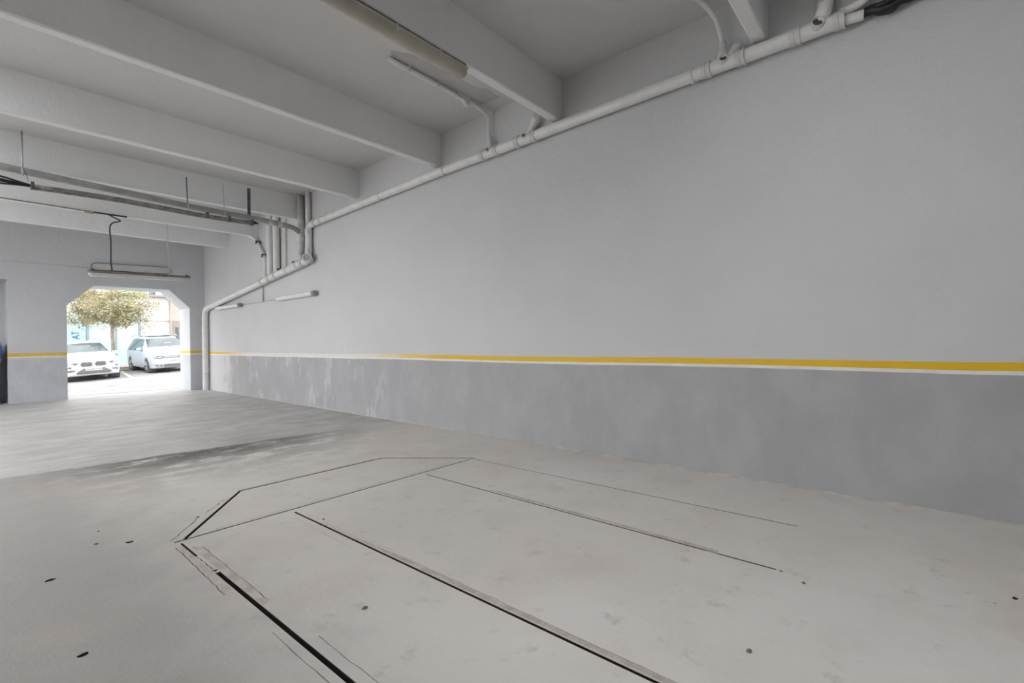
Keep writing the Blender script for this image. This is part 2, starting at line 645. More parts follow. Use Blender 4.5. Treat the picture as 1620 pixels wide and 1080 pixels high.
def floor_piece(sel):
    """faces of one class plus the joint walls and bottoms that border it"""
    v, f, idx = [], [], {}

    def vid(i, z):
        if (i, z) not in idx:
            idx[(i, z)] = len(v)
            v.append((vo[i].x, vo[i].y, z))
        return idx[(i, z)]
    for fi, t in enumerate(fo):
        k = klass[fi]
        z = DEPTH.get(k[0], 0.0)
        if sel(k):
            f.append(tuple(vid(i, z) for i in t))
            for i in range(len(t)):
                a, b = t[i], t[(i + 1) % len(t)]
                g = edge_f.get((b, a))
                if g is not None:
                    zg = DEPTH.get(klass[g][0], 0.0)
                    if zg < z - 1e-6:
                        f.append((vid(b, z), vid(a, z), vid(a, zg), vid(b, zg)))
    return v, f


floor = structure(obj('floor', floor_piece(lambda k: k[0] in ('base', 'slot', 'hair', 'pit')), 'concrete_floor'), 'worn concrete garage floor with cut joints')
obj('floor_panel', floor_piece(lambda k: k[0] == 'panel'), 'concrete_floor', floor)
for i, (nm, _) in enumerate(polys):
    if nm == 'strip':
        obj('mortar_strip', floor_piece(lambda k, i=i: k == ('strip', i)), 'mortar', floor)
slab_under = obj('floor_slab', box(FX0, FX1, FY0, FY1, -.4, -.095), 'concrete_floor', floor)

# ------------------------------------------------------------------ WALLS
# right wall runs a little askew
yA, yB = Y0 - .3, YE + 1.05
wr = MB()
n = 40
inner = [rw(yA + (yB - yA) * i / n, 0, 0) for i in range(n + 1)]
v = []
for p in inner:
    v += [(p.x, p.y, -.1), (p.x, p.y, SLAB + .3), (p.x + .4, p.y, -.1), (p.x + .4, p.y, SLAB + .3)]
f = []
for i in range(n):
    a, b = i * 4, i * 4 + 4
    f += [(a, a + 1, b + 1, b), (a + 2, b + 2, b + 3, a + 3), (a + 1, a + 3, b + 3, b + 1), (a, b, b + 2, a + 2)]
f += [(0, 2, 3, 1), (n * 4, n * 4 + 1, n * 4 + 3, n * 4 + 2)]
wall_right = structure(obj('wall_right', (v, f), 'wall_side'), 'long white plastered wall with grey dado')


def strip_wall(pt, s0, s1, z0, z1, th, n=60, wob=0.006, seed=0):
    """thin painted band on a wall; pt(s, off, z)"""
    v, f = [], []
    for i in range(n + 1):
        s = s0 + (s1 - s0) * i / n
        w = noise.noise(Vector((s * .35, seed, 0))) * wob * 1.8 + noise.noise(Vector((s * 2.1, seed, 3))) * wob * .4
        w2 = w + noise.noise(Vector((s * .5, seed, 9))) * wob * .6
        v += [pt(s, 0, z0 + w), pt(s, th, z0 + w), pt(s, th, z1 + w2), pt(s, 0, z1 + w2)]
    for i in range(n):
        a, b = 4 * i, 4 * i + 4
        f += [(a, a + 1, b + 1, b), (a + 1, a + 2, b + 2, b + 1), (a + 2, a + 3, b + 3, b + 2)]
    return v, f


o = obj('yellow_stripe', strip_wall(rw, Y0, YE, 1.122, 1.184, .002, 120, .008, 1), 'yellow_paint', wall_right)
fix_normals(o)
o['label'] = 'yellow painted stripe, turning pale towards the entrance'
o = obj('white_band', strip_wall(rw, Y0, YE, 1.092, 1.126, .0012, 120, .008, 1), 'white_band', wall_right)
fix_normals(o)

# crumbly mortar bead where the wall meets the floor
v, f = [], []
n = 260
for i in range(n + 1):
    y = -2.2 + (YE + 2.2) * i / n
    a = .016 + .016 * noise.noise(Vector((y * 2.3, 0, 0))) + .012 * noise.noise(Vector((y * 9, 4, 0)))
    h = .012 + .014 * noise.noise(Vector((y * 3.1, 7, 0))) + .010 * noise.noise(Vector((y * 13, 2, 0)))
    v += [tuple(rw(y, -.002, max(.002, h))), tuple(rw(y, max(.004, a) * .5, max(.002, h * .5))), tuple(rw(y, max(.004, a), 0))]
for i in range(n):
    for k in range(2):
        p, q = i * 3 + k, (i + 1) * 3 + k
        f.append((p, p + 1, q + 1, q))
o = obj('mortar_bead', (v, f), 'mortar', floor)
fix_normals(o)

# end wall with the street opening (chamfered corners) and a door recess at the left
TH = 1.0
opening = [(2.04, -.2), (4.866, -.2), (4.866, 2.56), (4.33, 3.10), (2.595, 3.08), (2.04, 2.51)]
recess = [(-2.2, -.2), (.95, -.2), (.95, 3.12), (-2.2, 3.12)]
added_gate = [(-6.4, -.2), (-2.6, -.2), (-2.6, 4.0), (-6.4, 4.0)]  # unseen gate, added to let daylight in from the far end
outer_w = [(X0 - .4, -.3), (5.7, -.3), (5.7, SLAB + .3), (X0 - .4, SLAB + .3)]
wall_back = structure(obj('wall_back', holed(outer_w, [opening, recess, added_gate], 1, YE, YE + TH), 'wall_plain'), 'end wall with chamfered street opening')
fix_normals(wall_back)
wb = obj('recess_back', box(-2.3, 1.05, YE + TH, YE + TH + .15, -.2, 3.4), 'wall_plain', wall_back)


def bw(s, off, z):
    return Vector((s, YE - off, z))


for nm, z0, z1, th, mt in (('yellow_stripe', 1.178, 1.262, .002, 'yellow_plain'), ('white_band', 1.148, 1.182, .0012, 'white_band')):
    for s0, s1 in ((.952, 2.038), (4.868, 5.27)):
        o = obj(nm, strip_wall(bw, s0, s1, z0 - (.03 if s0 > 3 else 0), z1 - (.03 if s0 > 3 else 0), th, 16, .004, 2), mt, wall_back)
        fix_normals(o)
    # the bands turn into the reveals
    for xj, sgn, q in ((4.866, -1, 0.03), (.95, -1, 0)):
        v, f = box(xj - th, xj, YE, YE + TH, z0 - q, z1 - q)
        obj(nm, (v, f), mt, wall_back)

# walls out of the picture: openings added on the left for daylight, closed behind
added_bays = [(-5.6 + 4.7 * i, -5.6 + 4.7 * i + 3.9) for i in range(2, 5)]
lw_outer = [(Y0 - .4, -.3), (YE + TH, -.3), (YE + TH, SLAB + .3), (Y0 - .4, SLAB + .3)]
BAYH = 4.0
wall_left = structure(obj('wall_left', holed(lw_outer, [[(a, -.2), (b, -.2), (b, BAYH), (a, BAYH)] for a, b in added_bays], 0, X0, X0 - .4), 'wall_plain'))
fix_normals(wall_left)
fw_outer = [(X0 - .4, -.3), (5.5, -.3), (5.5, SLAB + .3), (X0 - .4, SLAB + .3)]
wall_front = structure(obj('wall_front', holed(fw_outer, [], 1, Y0, Y0 - .4), 'wall_plain'))
fix_normals(wall_front)

# ------------------------------------------------------------------ CEILING with beams
added_wells = [(-1.2, 2.4, -.92, .94)] + [(-5.5, -.3, y + .42, y + 2.28) for y in (5.775, 8.188, 10.62, 12.98)]   # unseen roof openings, added to bring daylight onto floor and walls
ceiling = structure(obj('ceiling', holed([(X0 - .4, Y0 - .4), (5.6, Y0 - .4), (5.6, YE + TH), (X0 - .4, YE + TH)],
                                         [[(a, c), (b, c), (b, d), (a, d)] for a, b, c, d in added_wells], 2, SLAB, SLAB + .3), 'ceiling_paint'), 'painted concrete ceiling slab between deep beams')
fix_normals(ceiling)
BY = [-5.95, -3.65, -1.30, 1.035, 3.424, 5.775, 8.188, 10.58, 13.05, 15.17]
BWID = .13


def beam(y, seed):
    xa, xb, n = X0 - .1, 5.35, 150
    v, f = [], []
    for i in range(n + 1):
        x = xa + (xb - xa) * i / n
        a = noise.noise(Vector((x * 1.1, seed, 0))) * .006 + noise.noise(Vector((x * 7, seed, 2))) * .004
        c = abs(noise.noise(Vector((x * 3.1, seed, 5)))) * .012 + .008
        v += [(x, y, SLAB + .05), (x, y + a * .5, BEAM + c + a), (x, y + c * 1.2, BEAM + a * .4), (x, y + BWID - .015, BEAM + a * .3), (x, y + BWID, BEAM + .015), (x, y + BWID, SLAB + .05)]
    for i in range(n):
        for k in range(5):
            p, q = i * 6 + k, (i + 1) * 6 + k
            f.append((p, p + 1, q + 1, q))
    return v, f


for i, y in enumerate(BY):
    o = obj('ceiling_beam', beam(y, i * 3.7), 'beam_paint', ceiling)
    fix_normals(o)
# old chase in the slab, roughly filled
o = obj('ceiling_patch', prism([(3.28, 4.52), (3.50, 4.40), (4.45, 4.36), (4.62, 4.28), (4.90, 4.30), (4.86, 4.60), (3.36, 4.61)], 2, SLAB - .003, SLAB + .02), 'patch_plaster', ceiling)
fix_normals(o)

# ------------------------------------------------------------------ PIPES ON THE RIGHT WALL
UPR = .066


def up_z(y):
    k = [(-.5, 4.105), (.3, 4.105), (2.0, 4.105), (5.64, 4.083), (9.2, 4.006), (10.2, 3.985)]
    for (a, za), (b, zb) in zip(k, k[1:]):
        if y <= b:
            return za + (zb - za) * (y - a) / (b - a)
    return k[-1][1]


def up(y):
    return rw(y, .085, up_z(y))


drain = thing('drain_pipe', 'long white drain pipe with tee fittings running high along the right wall', 'pipe', rw(5, .085, 4.0))
pts = [up(.46 + (9.75 - .46) * i / 30) for i in range(31)] + bend([up(9.75), rw(10.08, .085, 3.97), rw(10.10, .085, 3.80)], .16, 6)[1:]
o = obj('pipe_run', tube(pts, UPR, 20), 'pipe_white', drain, True)
sharp(o)
for yc in (.47, .80, 1.26, 1.58, 3.82, 4.10, 4.50, 4.76, 9.55, 9.80):
    d = up(yc + .05) - up(yc - .05)
    o = obj('coupling', ringed(up(yc), d, UPR, .085, .007), 'pipe_joint', drain, True)
    sharp(o)
for yc in (1.72, 5.60, 7.35, 9.25):
    d = up(yc + .05) - up(yc - .05)
    o = obj('pipe_clamp', tube([up(yc) - d.normalized() * .012, up(yc) + d.normalized() * .012], UPR + .007, 20), 'pipe_joint', drain, True)
    sharp(o)
    obj('clamp_screw', tube([up(yc) + Vector((-.02, 0, -UPR - .03)), up(yc) + Vector((-.02, 0, -UPR + .01))], .011, 8), 'pipe_joint', o)
# tee bodies, each with an open cleaning eye facing the hall
for yc, rb, big in ((.63, .045, 1), (1.42, .034, 0), (3.95, .028, 0), (4.62, .024, 0)):
    p = up(yc)
    d = Vector((-.88, -.22, .26)).normalized()
    b = obj('tee_socket', lathe(p, d, [(.02, rb + .012), (UPR + .004, rb + .012), (UPR + .02, rb + .009), (UPR + .022, rb), (UPR + .006, rb - .004)]), 'pipe_joint', drain, True)
    sharp(b)
    obj('cleaning_eye', lathe(p, d, [(UPR - .002, rb - .002), (UPR + .008, rb - .004)]), 'hole_dark', b)
# branch of the first tee: angled wye with a dry stub over it
p = up(3.93)
d = Vector((-.05, -.62, .78)).normalized()
o = obj('wye_branch', lathe(p, d, [(0, .05), (.20, .052), (.20, .064), (.27, .066), (.27, .05), (.22, .046)]), 'pipe_joint', drain, True)
sharp(o)
o = obj('stub_pipe', tube([p + d * .1, p + Vector((.01, -.13, .22)), p + Vector((.01, -.14, .33))], [.03, .022, .02], 12), 'pipe_white', drain, True)
# branch up at the near tee
p = up(.62)
o = obj('riser_branch', tube(bend([p, p + Vector((-.01, -.06, .17)), p + Vector((-.015, -.075, .40)), p + Vector((-.02, -.08, .68))], .08), [.062] * 2 + [.066] * 12 + [.06] * 0 + [.062] * 2, 16) if False else tube(bend([p, p + Vector((-.01, -.06, .17)), p + Vector((-.02, -.08, .66))], .08), .062, 16), 'pipe_white', drain, True)
o = obj('coupling', ringed(p + Vector((-.012, -.066, .22)), (-.02, -.04, .5), .064, .07, .008), 'pipe_joint', drain, True)
sharp(o)

# white hose dropping from the ceiling into the second tee
hose = thing('drain_hose', 'thin white waste hose dropping from the ceiling into the drain pipe', 'pipe', rw(1.42, .1, 4.2))
o = obj('hose_run', tube(smooth_path([(4.10, 1.80, 4.66), (4.45, 1.66, 4.68), (4.74, 1.56, 4.665), (4.90, 1.49, 4.58), (4.955, 1.445, 4.43), (4.962, 1.42, 4.28), (4.965, 1.42, 4.14)]), .024, 12), 'pipe_white', hose, True)
o = obj('reducer', lathe((4.965, 1.42, 4.14), (0, 0, 1), [(0, .055), (.06, .055), (.11, .036), (.17, .034)]), 'pipe_joint', hose, True)
sharp(o)
o = obj('side_stub', lathe((4.972, 1.36, 4.15), Vector((.05, -.6, .62)), [(0, .04), (.05, .04), (.05, .048), (.11, .048)]), 'pipe_joint', hose, True)
sharp(o)

# thin pipe and black cable bundle past the near tee
thin = tag(obj('thin_pipe', tube([up(.45) + Vector((0, 0, -.012)), rw(.30, .075, 4.085)], .042, 14), 'pipe_white', None, True), 'short thin white pipe sticking out of the near end of the drain pipe', 'pipe')
sharp(thin)
bp = tag(obj('bent_pipe', tube(smooth_path([up(.46) + Vector((-.02, 0, .05)), rw(.39, .09, 4.17), rw(.31, .1, 4.185), rw(.20, .12, 4.24), rw(.08, .13, 4.40), rw(.05, .13, 4.74)]), .035, 12), 'pipe_white', None, True),
         'bent white pipe rising to the ceiling beside the black hose', 'pipe')
bl = thing('black_hose', 'bundle of black rubber hoses along the wall at the top right', 'hose', rw(0, .08, 4.1))
for k, (oy, oz, r) in enumerate(((0, 0, .030), (.03, .025, .022), (-.02, -.02, .018))):
    path = [rw(.32, .075 + oy * .3, 4.09 + oz * .6), rw(.25, .075, 4.098 + oz), rw(.19, .08 + oy, 4.075 + oz), rw(.12, .085 + oy, 4.07 + oz * 1.4), rw(.06, .08, 4.088 + oz), rw(-.03, .075 + oy, 4.10 + oz), rw(-.4, .07 + oy, 4.12 + oz), rw(-1.6, .07 + oy, 4.14 + oz)]
    obj('hose', tube(smooth_path(path), r, 10), 'black_rubber', bl, True)

# ceiling conduit in the bay behind the first beam
cp = thing('ceiling_conduit', 'thin white conduit under the ceiling slab, jogged, dropping to the drain pipe', 'pipe', (4.2, 4.5, 4.6))
k = 1.0215
o = obj('conduit_run', tube(smooth_path([(x * k, y * k, 1.4 + (z - 1.4) * k) for x, y, z in ((3.28, 4.55, 4.64), (3.36, 4.53, 4.615), (3.9, 4.53, 4.61), (4.34, 4.53, 4.60), (4.40, 4.51, 4.57), (4.45, 4.51, 4.53), (4.50, 4.52, 4.55), (4.55, 4.52, 4.605), (4.75, 4.53, 4.585), (4.90, 4.54, 4.565))], 5), .03, 12), 'pipe_white', cp, True)
for x in (3.6, 4.05, 4.40, 4.85):
    obj('conduit_clip', box(x - .012, x + .012, 4.585, 4.675, 4.645, SLAB), 'pipe_joint', cp)
o = obj('conduit_drop', tube(bend([(4.99, 4.635, 4.633), (5.035, 4.64, 4.62), (5.03, 4.635, 4.35), up(4.62) + Vector((0, 0, .03))], .04), .024, 10), 'pipe_white', cp, True)
o = obj('reducer', lathe(up(4.62) + Vector((0, -.01, .03)), (0, 0, 1), [(0, .045), (.05, .042), (.16, .030), (.2, .028)]), 'pipe_joint', cp, True)

# ------------------------------------------------------------------ DOWNPIPES WHERE THE PIPES MEET
dp = thing('downpipe', 'white downpipe linking the upper drain pipe to the lower one', 'pipe', rw(10.10, .085, 3.2))
o = obj('pipe_run', tube([rw(10.10, .085, 3.86), rw(10.10, .085, 3.24)], UPR + .004, 18), 'pipe_white', dp, True)
sharp(o)
o = obj('vent_pipe', tube([rw(10.13, .075, 3.93), rw(10.13, .075, SLAB)], .052, 16), 'pipe_white', dp, True)
for z in (3.84, 3.42):
    o = obj('coupling', ringed(rw(10.10, .085, z), (0, 0, -1), UPR + .004, .1, .007), 'pipe_joint', dp, True)
    sharp(o)
o = obj('tee_cap', lathe(rw(10.06, .10, 3.245), Vector((-.62, -.62, .02)), [(-.05, .085), (.10, .085), (.11, .10), (.15, .10), (.15, .072), (.12, .07)]), 'pipe_joint', dp, True)
sharp(o)
obj('cap_cover', lathe(rw(10.06, .10, 3.245), Vector((-.62, -.62, .02)), [(.115, .068), (.135, .066)]), 'pipe_grey', o)
gd = thing('downpipe', 'grey downpipe with a wye branch beside the white downpipe', 'pipe', rw(10.46, .085, 3.2))
o = obj('pipe_run', tube([rw(10.46, .085, SLAB), rw(10.46, .085, 3.20)], .066, 18), 'pipe_grey_light', gd, True)
for z in (4.12, 3.93, 3.72, 3.32):
    o = obj('coupling', ringed(rw(10.46, .085, z), (0, 0, -1), .067, .10, .008), 'pipe_joint', gd, True)
    sharp(o)

# grey pipe crossing under the fourth beam
gp = thing('overhead_pipe', 'grey drain pipe hung across the hall below the ceiling beams', 'pipe', (2, 10.36, 4.0))
gpts = [(-3.2, 10.36, 4.26), (.51, 10.36, 4.105), (2.0, 10.36, 4.045), (3.0, 10.36, 4.00), (4.05, 10.36, 3.985), (4.66, 10.385, 3.965), (4.92, 10.42, 3.945), rw(10.46, .085, 3.86)]
o = obj('pipe_run', tube(smooth_path(gpts, 6), .054, 18), 'pipe_grey', gp, True)
for p, d in (((4.60, 10.378, 3.958), (1, .05, -.06)), ((4.40, 10.37, 3.968), (1, .03, -.05))):
    o = obj('coupling', ringed(p, d, .055, .09, .008), 'pipe_grey_light', gp, True)
    sharp(o)
for x, zt, r, m in ((.75, SLAB, .012, 'galvanised'), (2.91, 4.56, .009, 'dark_steel'), (3.53, 4.56, .006, 'galvanised')):
    h = obj('hanger_rod', tube([(x, 10.42, zt), (x, 10.36, 4.02)], r, 8), m, gp, True)
    obj('hanger_ring', tube([(x - .012, 10.36, 4.10 - .037 * (x - .5)), (x + .012, 10.36, 4.10 - .037 * (x - .5))], .06, 16), 'galvanised', h, True)
obj('hanger_strap', box(3.975, 4.035, 10.40, 10.415, 3.95, 4.60), 'dark_steel', gp)

# dark conduit with cables below it
cd = thing('cable_conduit', 'dark twin cable conduit slung below the grey overhead pipe', 'conduit', (2, 10.2, 3.85))
for dy, dz in ((-.022, .012), (.022, -.012)):
    pp = [(.86 + (4.0 - .86) * i / 12, 10.2 + dy, 3.838 + .018 * math.sin(i * .5) + dz + .018 * (i / 12)) for i in range(13)]
    obj('conduit', tube(pp, .027, 12), 'conduit_dark', cd, True)
for x in (.84, 3.18, 3.56, 3.98):
    obj('clip', box(x - .02, x + .02, 10.15, 10.25, 3.80, 3.91, .006), 'dark_steel', cd)
obj('hanger_wire', tube([(.80, 10.2, 3.9), (.78, 10.36, 4.12)], .004, 6), 'dark_steel', cd)
for k, (a, b, c) in enumerate(((.03, .02, .02), (-.03, .05, .014), (.0, -.05, .014), (.02, .0, .018))):
    pp = [(.88, 10.2, 3.845), (.70, 10.2 + a, 3.855 + b * .4), (.45, 10.2 + a, 3.865 + b), (.1, 10.2 - a, 3.88 + b * .6), (-.6, 10.2 + a, 3.90 - b), (-2.6, 10.2, 3.95)]
    obj('cable', tube(smooth_path(pp), c, 8), 'black_rubber', cd, True)
obj('end_tip', lathe((4.0, 10.2, 3.865), (1, 0, -.05), [(0, .03), (.05, .03), (.06, .02), (.10, .014)], 10), 'black_rubber', cd)

# ------------------------------------------------------------------ LOWER DRAIN PIPE AND CORNER DOWNPIPE
LOR = .082


def lo(y):
    return rw(y, .10, 3.222 - .1028 * (y - 10.1))


ld = thing('drain_pipe', 'white drain pipe sloping down the wall to the corner beside the opening', 'pipe', rw(13, .1, 2.8))
pts = [lo(10.02 + (16.3 - 10.02) * i / 16) for i in range(17)] + bend([lo(16.3), rw(16.93, .10, 2.525), rw(16.95, .10, 0)], .30, 8)[1:]
o = obj('pipe_run', tube(pts, LOR, 20), 'pipe_white', ld, True)
sharp(o)
for y in (10.35, 10.62, 11.15, 11.75, 12.1, 12.55):
    d = lo(y + .1) - lo(y)
    o = obj('coupling', ringed(lo(y), d, LOR, .11, .008), 'pipe_joint', ld, True)
    sharp(o)
for y in (10.30, 10.80, 11.6, 12.2):
    p = lo(y)
    obj('bracket', box(p.x - .03, p.x + .10, y - .015, y + .015, p.z + LOR - .02, p.z + LOR + .05), 'dark_steel', ld)
for z in (1.95, .5):
    o = obj('pipe_clamp', tube([rw(16.95, .10, z), rw(16.95, .10, z + .03)], LOR + .006, 20), 'pipe_joint', ld, True)

# wall pipes between the lower drain and the fifth beam
wp1 = thing('wall_pipe', 'white pipe bending from under the beam down to the sloping drain', 'pipe', rw(12.5, .07, 3.0))
obj('pipe_run', tube(bend([(5.02, 13.10, 4.21), rw(13.0, .07, 4.12), rw(12.42, .07, 3.52), rw(12.42, .07, 2.98)], .12), .045, 14), 'pipe_white', wp1, True)
for y, z in ((12.86, 4.0), (12.5, 3.61)):
    obj('clamp', box(rw(y, .13, 0).x, rw(y, .0, 0).x, y - .02, y + .02, z - .03, z + .06), 'dark_steel', wp1)
for y, r, z0, lab in ((12.10, .075, 3.02, 'thick white riser on the wall left of the narrow gap'), (11.74, .075, 3.06, 'thick white riser on the wall right of the narrow gap')):
    o = tag(obj('riser_pipe', tube([rw(y, r + .01, z0), rw(y, r + .01, SLAB)], r, 16), 'pipe_white', None, True), lab, 'pipe')
    sharp(o)
o = tag(obj('riser_pipe', tube([rw(11.36, .03, 3.1), rw(11.36, .03, SLAB)], .018, 8), 'pipe_joint', None, True), 'thin conduit rising up the wall beside the thick white risers', 'conduit')
# dark rod added to draw the dark line of the gap
gap_rod = tag(obj('gap_line', tube([rw(11.92, .05, 3.08), rw(11.92, .05, 4.05)], .010, 8), 'dark_steel', None, True), 'added thin dark line in the gap between the two thick white risers', 'rod')

# ------------------------------------------------------------------ LAMPS
# weatherproof lamp under the nearest beam
cl = thing('fluorescent_lamp', 'yellowed weatherproof tube lamp fixed under the nearest ceiling beam', 'lamp', (2.6, 3.49, 4.08))
xl0, xl1, yl, zl = 1.80, 3.43, 3.485, 4.135
prof = [(-.062, 0.040), (-.066, .0), (-.058, -.035), (-.036, -.062), (0, -.07), (.036, -.062), (.058, -.035), (.066, 0), (.062, .040)]


def lamp_shell(prof, xa, xb, y, z, taper=.045):
    st = [(xa, .55), (xa + taper * .4, .85), (xa + taper, 1), (xb - taper, 1), (xb - taper * .4, .85), (xb, .55)]
    v, f = [], []
    n = len(prof)
    for x, s in st:
        v += [(x, y + a * s, z + b * (s if b < 0 else 1)) for a, b in prof]
    for i in range(len(st) - 1):
        for k in range(n - 1):
            a, b = i * n + k, (i + 1) * n + k
            f.append((a, a + 1, b + 1, b))
        f.append((i * n + n - 1, i * n, (i + 1) * n, (i + 1) * n + n - 1))
    f.append(tuple(range(n))[::-1])
    f.append(tuple((len(st) - 1) * n + k for k in range(n)))
    return v, f


o = obj('diffuser', lamp_shell(prof, xl0, xl1, yl, zl), 'aged_diffuser', cl, True)
fix_normals(o)
sharp(o, 50)
obj('base_tray', box(xl0 + .02, xl1 - .02, yl - .048, yl + .048, zl + .03, BEAM + .005, .006), 'dirty_housing', cl)
obj('gasket', box(xl0 + .008, xl1 - .008, yl - .069, yl + .069, zl + .012, zl + .03, .003), 'aged_gasket', cl)
for x in (2.05, 2.55, 3.05):
    for s in (-1, 1):
        b = obj('clip', box(x - .014, x + .014, yl + s * .07 - .006, yl + s * .07 + .006, zl - .022, zl + .04, .003), 'aged_gasket', cl)
obj('tube_holder', box(xl1 - .065, xl1 - .045, yl - .03, yl + .03, zl - .045, zl + .02, .004), 'aged_gasket', o)

# hanging trough lamp in front of the street opening
hl = thing('hanging_lamp', 'dusty trough lamp hanging on a black cable before the street opening', 'lamp', (2.77, 13.0, 2.93))


def hz(x):
    return 2.935 + .045 * (x - 1.86) / 1.82


def sheared(vf):
    return [(x, y, z + hz(x) - 2.935) for x, y, z in vf[0]], vf[1]


o = obj('housing', sheared(lamp_shell([(-.06, -.01), (-.045, .035), (0, .045), (.045, .035), (.06, -.01)], 1.86, 3.68, 13.0, 2.94, .06)), 'dirty_housing', hl)
fix_normals(o)
o = obj('reflector', sheared(lamp_shell([(-.085, -.055), (-.062, -.008), (.062, -.008), (.085, -.055), (0, -.062)], 1.87, 3.67, 13.0, 2.935, .05)), 'lamp_cover', hl)
fix_normals(o)
for a, b in ((1.90, 2.72), (2.80, 3.63)):
    obj('tube', sheared(tube([(a, 13.0, 2.868), (b, 13.0, 2.868)], .014, 10)), 'lamp_white', hl, True)
for x in (1.93, 3.61):
    obj('end_cap', sheared(box(x - .03, x + .03, 12.965, 13.035, 2.945, 2.998, .006)), 'black_rubber', hl)
obj('power_cable', tube(smooth_path([(2.19, 13.0, 4.195), (2.30, 12.99, 4.14), (2.40, 12.985, 4.085), (2.27, 12.99, 4.02), (2.225, 13.0, 3.90), (2.24, 13.0, 3.6), (2.235, 13.0, 3.2), (2.25, 13.0, 3.02), (2.20, 13.0, 2.97)]), .013, 8), 'black_rubber', hl, True)
obj('suspension_wire', tube([(3.27, 13.0, 2.99), (3.26, 13.08, 4.22)], .005, 6), 'galvanised', hl)
# cable along the beam that feeds it
bc = thing('beam_cable', 'thin cable run along the lower edge of the beam over the hanging lamp', 'cable', (1.5, 13.0, 4.2))
obj('cable', tube([(-2.5, 13.02, 4.215), (.64, 13.02, 4.212), (1.2, 13.02, 4.208), (1.85, 13.02, 4.20)], .012, 8), 'conduit_dark', bc, True)
obj('cable_tail', tube([(1.9, 13.02, 4.195), (2.2, 13.02, 4.197), (2.52, 13.02, 4.20)], .017, 8), 'black_rubber', bc, True)
obj('junction_box', box(1.83, 1.97, 13.0, 13.05, 4.165, 4.215, .006), 'ochre_box', bc)

# lamp on the end wall above the opening
wl = thing('wall_lamp', 'long rounded lamp with dark rim fixed to the end wall above the opening', 'lamp', (3.45, YE, 3.6))


def stadium(x0, x1, z0, z1, dz, n=6):
    """rounded bar outline, tilted by dz over its length"""
    r = (z1 - z0) / 2
    pts = []
    for cx, a0 in ((x1 - r, -90), (x0 + r, 90)):
        for k in range(n + 1):
            a = math.radians(a0 + 180 * k / n)
            x = cx + r * math.cos(a)
            pts.append((x, (z0 + z1) / 2 + r * math.sin(a) + dz * (x - x0) / (x1 - x0)))
    return pts


o = obj('rim', prism(stadium(2.535, 4.375, 3.498, 3.715, .06), 1, YE - .055, YE), 'dirty_housing', wl)
fix_normals(o)
o = obj('cover', prism(stadium(2.555, 4.355, 3.518, 3.695, .06), 1, YE - .085, YE - .04), 'lamp_cover', wl)
fix_normals(o)
obj('lamp_cable', tube([(2.6, YE - .012, 3.55), (1.9, YE - .012, 3.575), (.95, YE - .012, 3.56), (-1, YE - .012, 3.55)], .009, 6), 'pipe_grey_light', wl, True)
obj('feed_cable', tube([(2.58, YE - .095, 3.50), (3.0, YE - .095, 3.515), (3.42, YE - .095, 3.525)], .014, 8), 'black_rubber', wl, True)

# two batten lamps on the right wall
for y0, y1, lab in ((9.86, 11.74, 'tube lamp on the right wall below the downpipes, nearer of two'), (14.1, 15.95, 'tube lamp on the right wall close to the corner, farther of two')):
    bt = thing('batten_lamp', lab, 'lamp', rw((y0 + y1) / 2, .0, 2.48), 'tube lamps on the right wall')
    o = obj('diffuser', tube([rw(y0 + .09, .075, 2.49), rw(y1 - .03, .075, 2.49)], .052, 14), 'lamp_white', bt, True)
    sharp(o)
    obj('back_plate', tube([rw(y0 + .1, .030, 2.49), rw(y1 - .05, .030, 2.49)], .03, 8), 'lamp_cover', bt)
    o = obj('end_cap', tube([rw(y0, .075, 2.49), rw(y0 + .02, .075, 2.49), rw(y0 + .1, .075, 2.49)], [.045, .058, .058], 14), 'lamp_grey_cap', bt, True)
    sharp(o)
    o = obj('end_cap', tube([rw(y1 - .04, .075, 2.49), rw(y1, .075, 2.49)], [.056, .05], 14), 'lamp_white', bt, True)
    sharp(o)
wc = thing('wall_conduit', 'thin white conduit feeding the two tube lamps on the right wall', 'conduit', rw(12.7, .02, 2.5))
obj('drop', tube([rw(12.72, .025, 3.0), rw(12.73, .025, 2.52)], .022, 8), 'pipe_joint', wc, True)
obj('wire', tube([rw(11.75, .015, 2.495), rw(12.73, .015, 2.49), rw(14.1, .015, 2.49)], .008, 6), 'pipe_grey_light', wc, True)
obj('connector', box(rw(12.73, .045, 0).x, rw(12.73, 0, 0).x, 12.69, 12.77, 2.475, 2.52, .004), 'pipe_joint', wc)

# ------------------------------------------------------------------ BIN IN THE RECESS, at the left edge of the picture
bn = thing('waste_bin', 'grey wheeled container with blue lid standing in the left recess', 'bin', (.54, 17.75, 0))
v, f = box(.27, .825, 17.46, 18.05, .06, 1.02, .02)
v = [(x + (.0 if z > .5 else (-.02 if x > .5 else .04)), y, z) for x, y, z in v]
obj('body', (v, f), 'bin_grey', bn)
obj('rim', box(.24, .855, 17.42, 18.09, 1.06, 1.20, .012), 'car_black', bn)
obj('neck', box(.26, .835, 17.45, 18.06, 1.0, 1.08, .01), 'bin_grey', bn)
obj('label_plate', box(.30, .80, 17.408, 17.422, 1.08, 1.18, .003), 'plate_white', bn)
v, f = prism([(17.41, 1.20), (18.10, 1.20), (18.10, 1.44), (18.0, 1.53), (17.7, 1.53), (17.41, 1.46)], 0, .23, .852)
o = obj('lid', (v, f), 'bin_blue', bn)
fix_normals(o)
for x in (.29, .77):
    obj('wheel', tube([(x - .03, 17.62, .10), (x + .04, 17.62, .10)], .10, 14), 'tyre', bn, True)
    obj('wheel', tube([(x - .03, 17.95, .10), (x + .04, 17.95, .10)], .10, 14), 'tyre', bn, True)

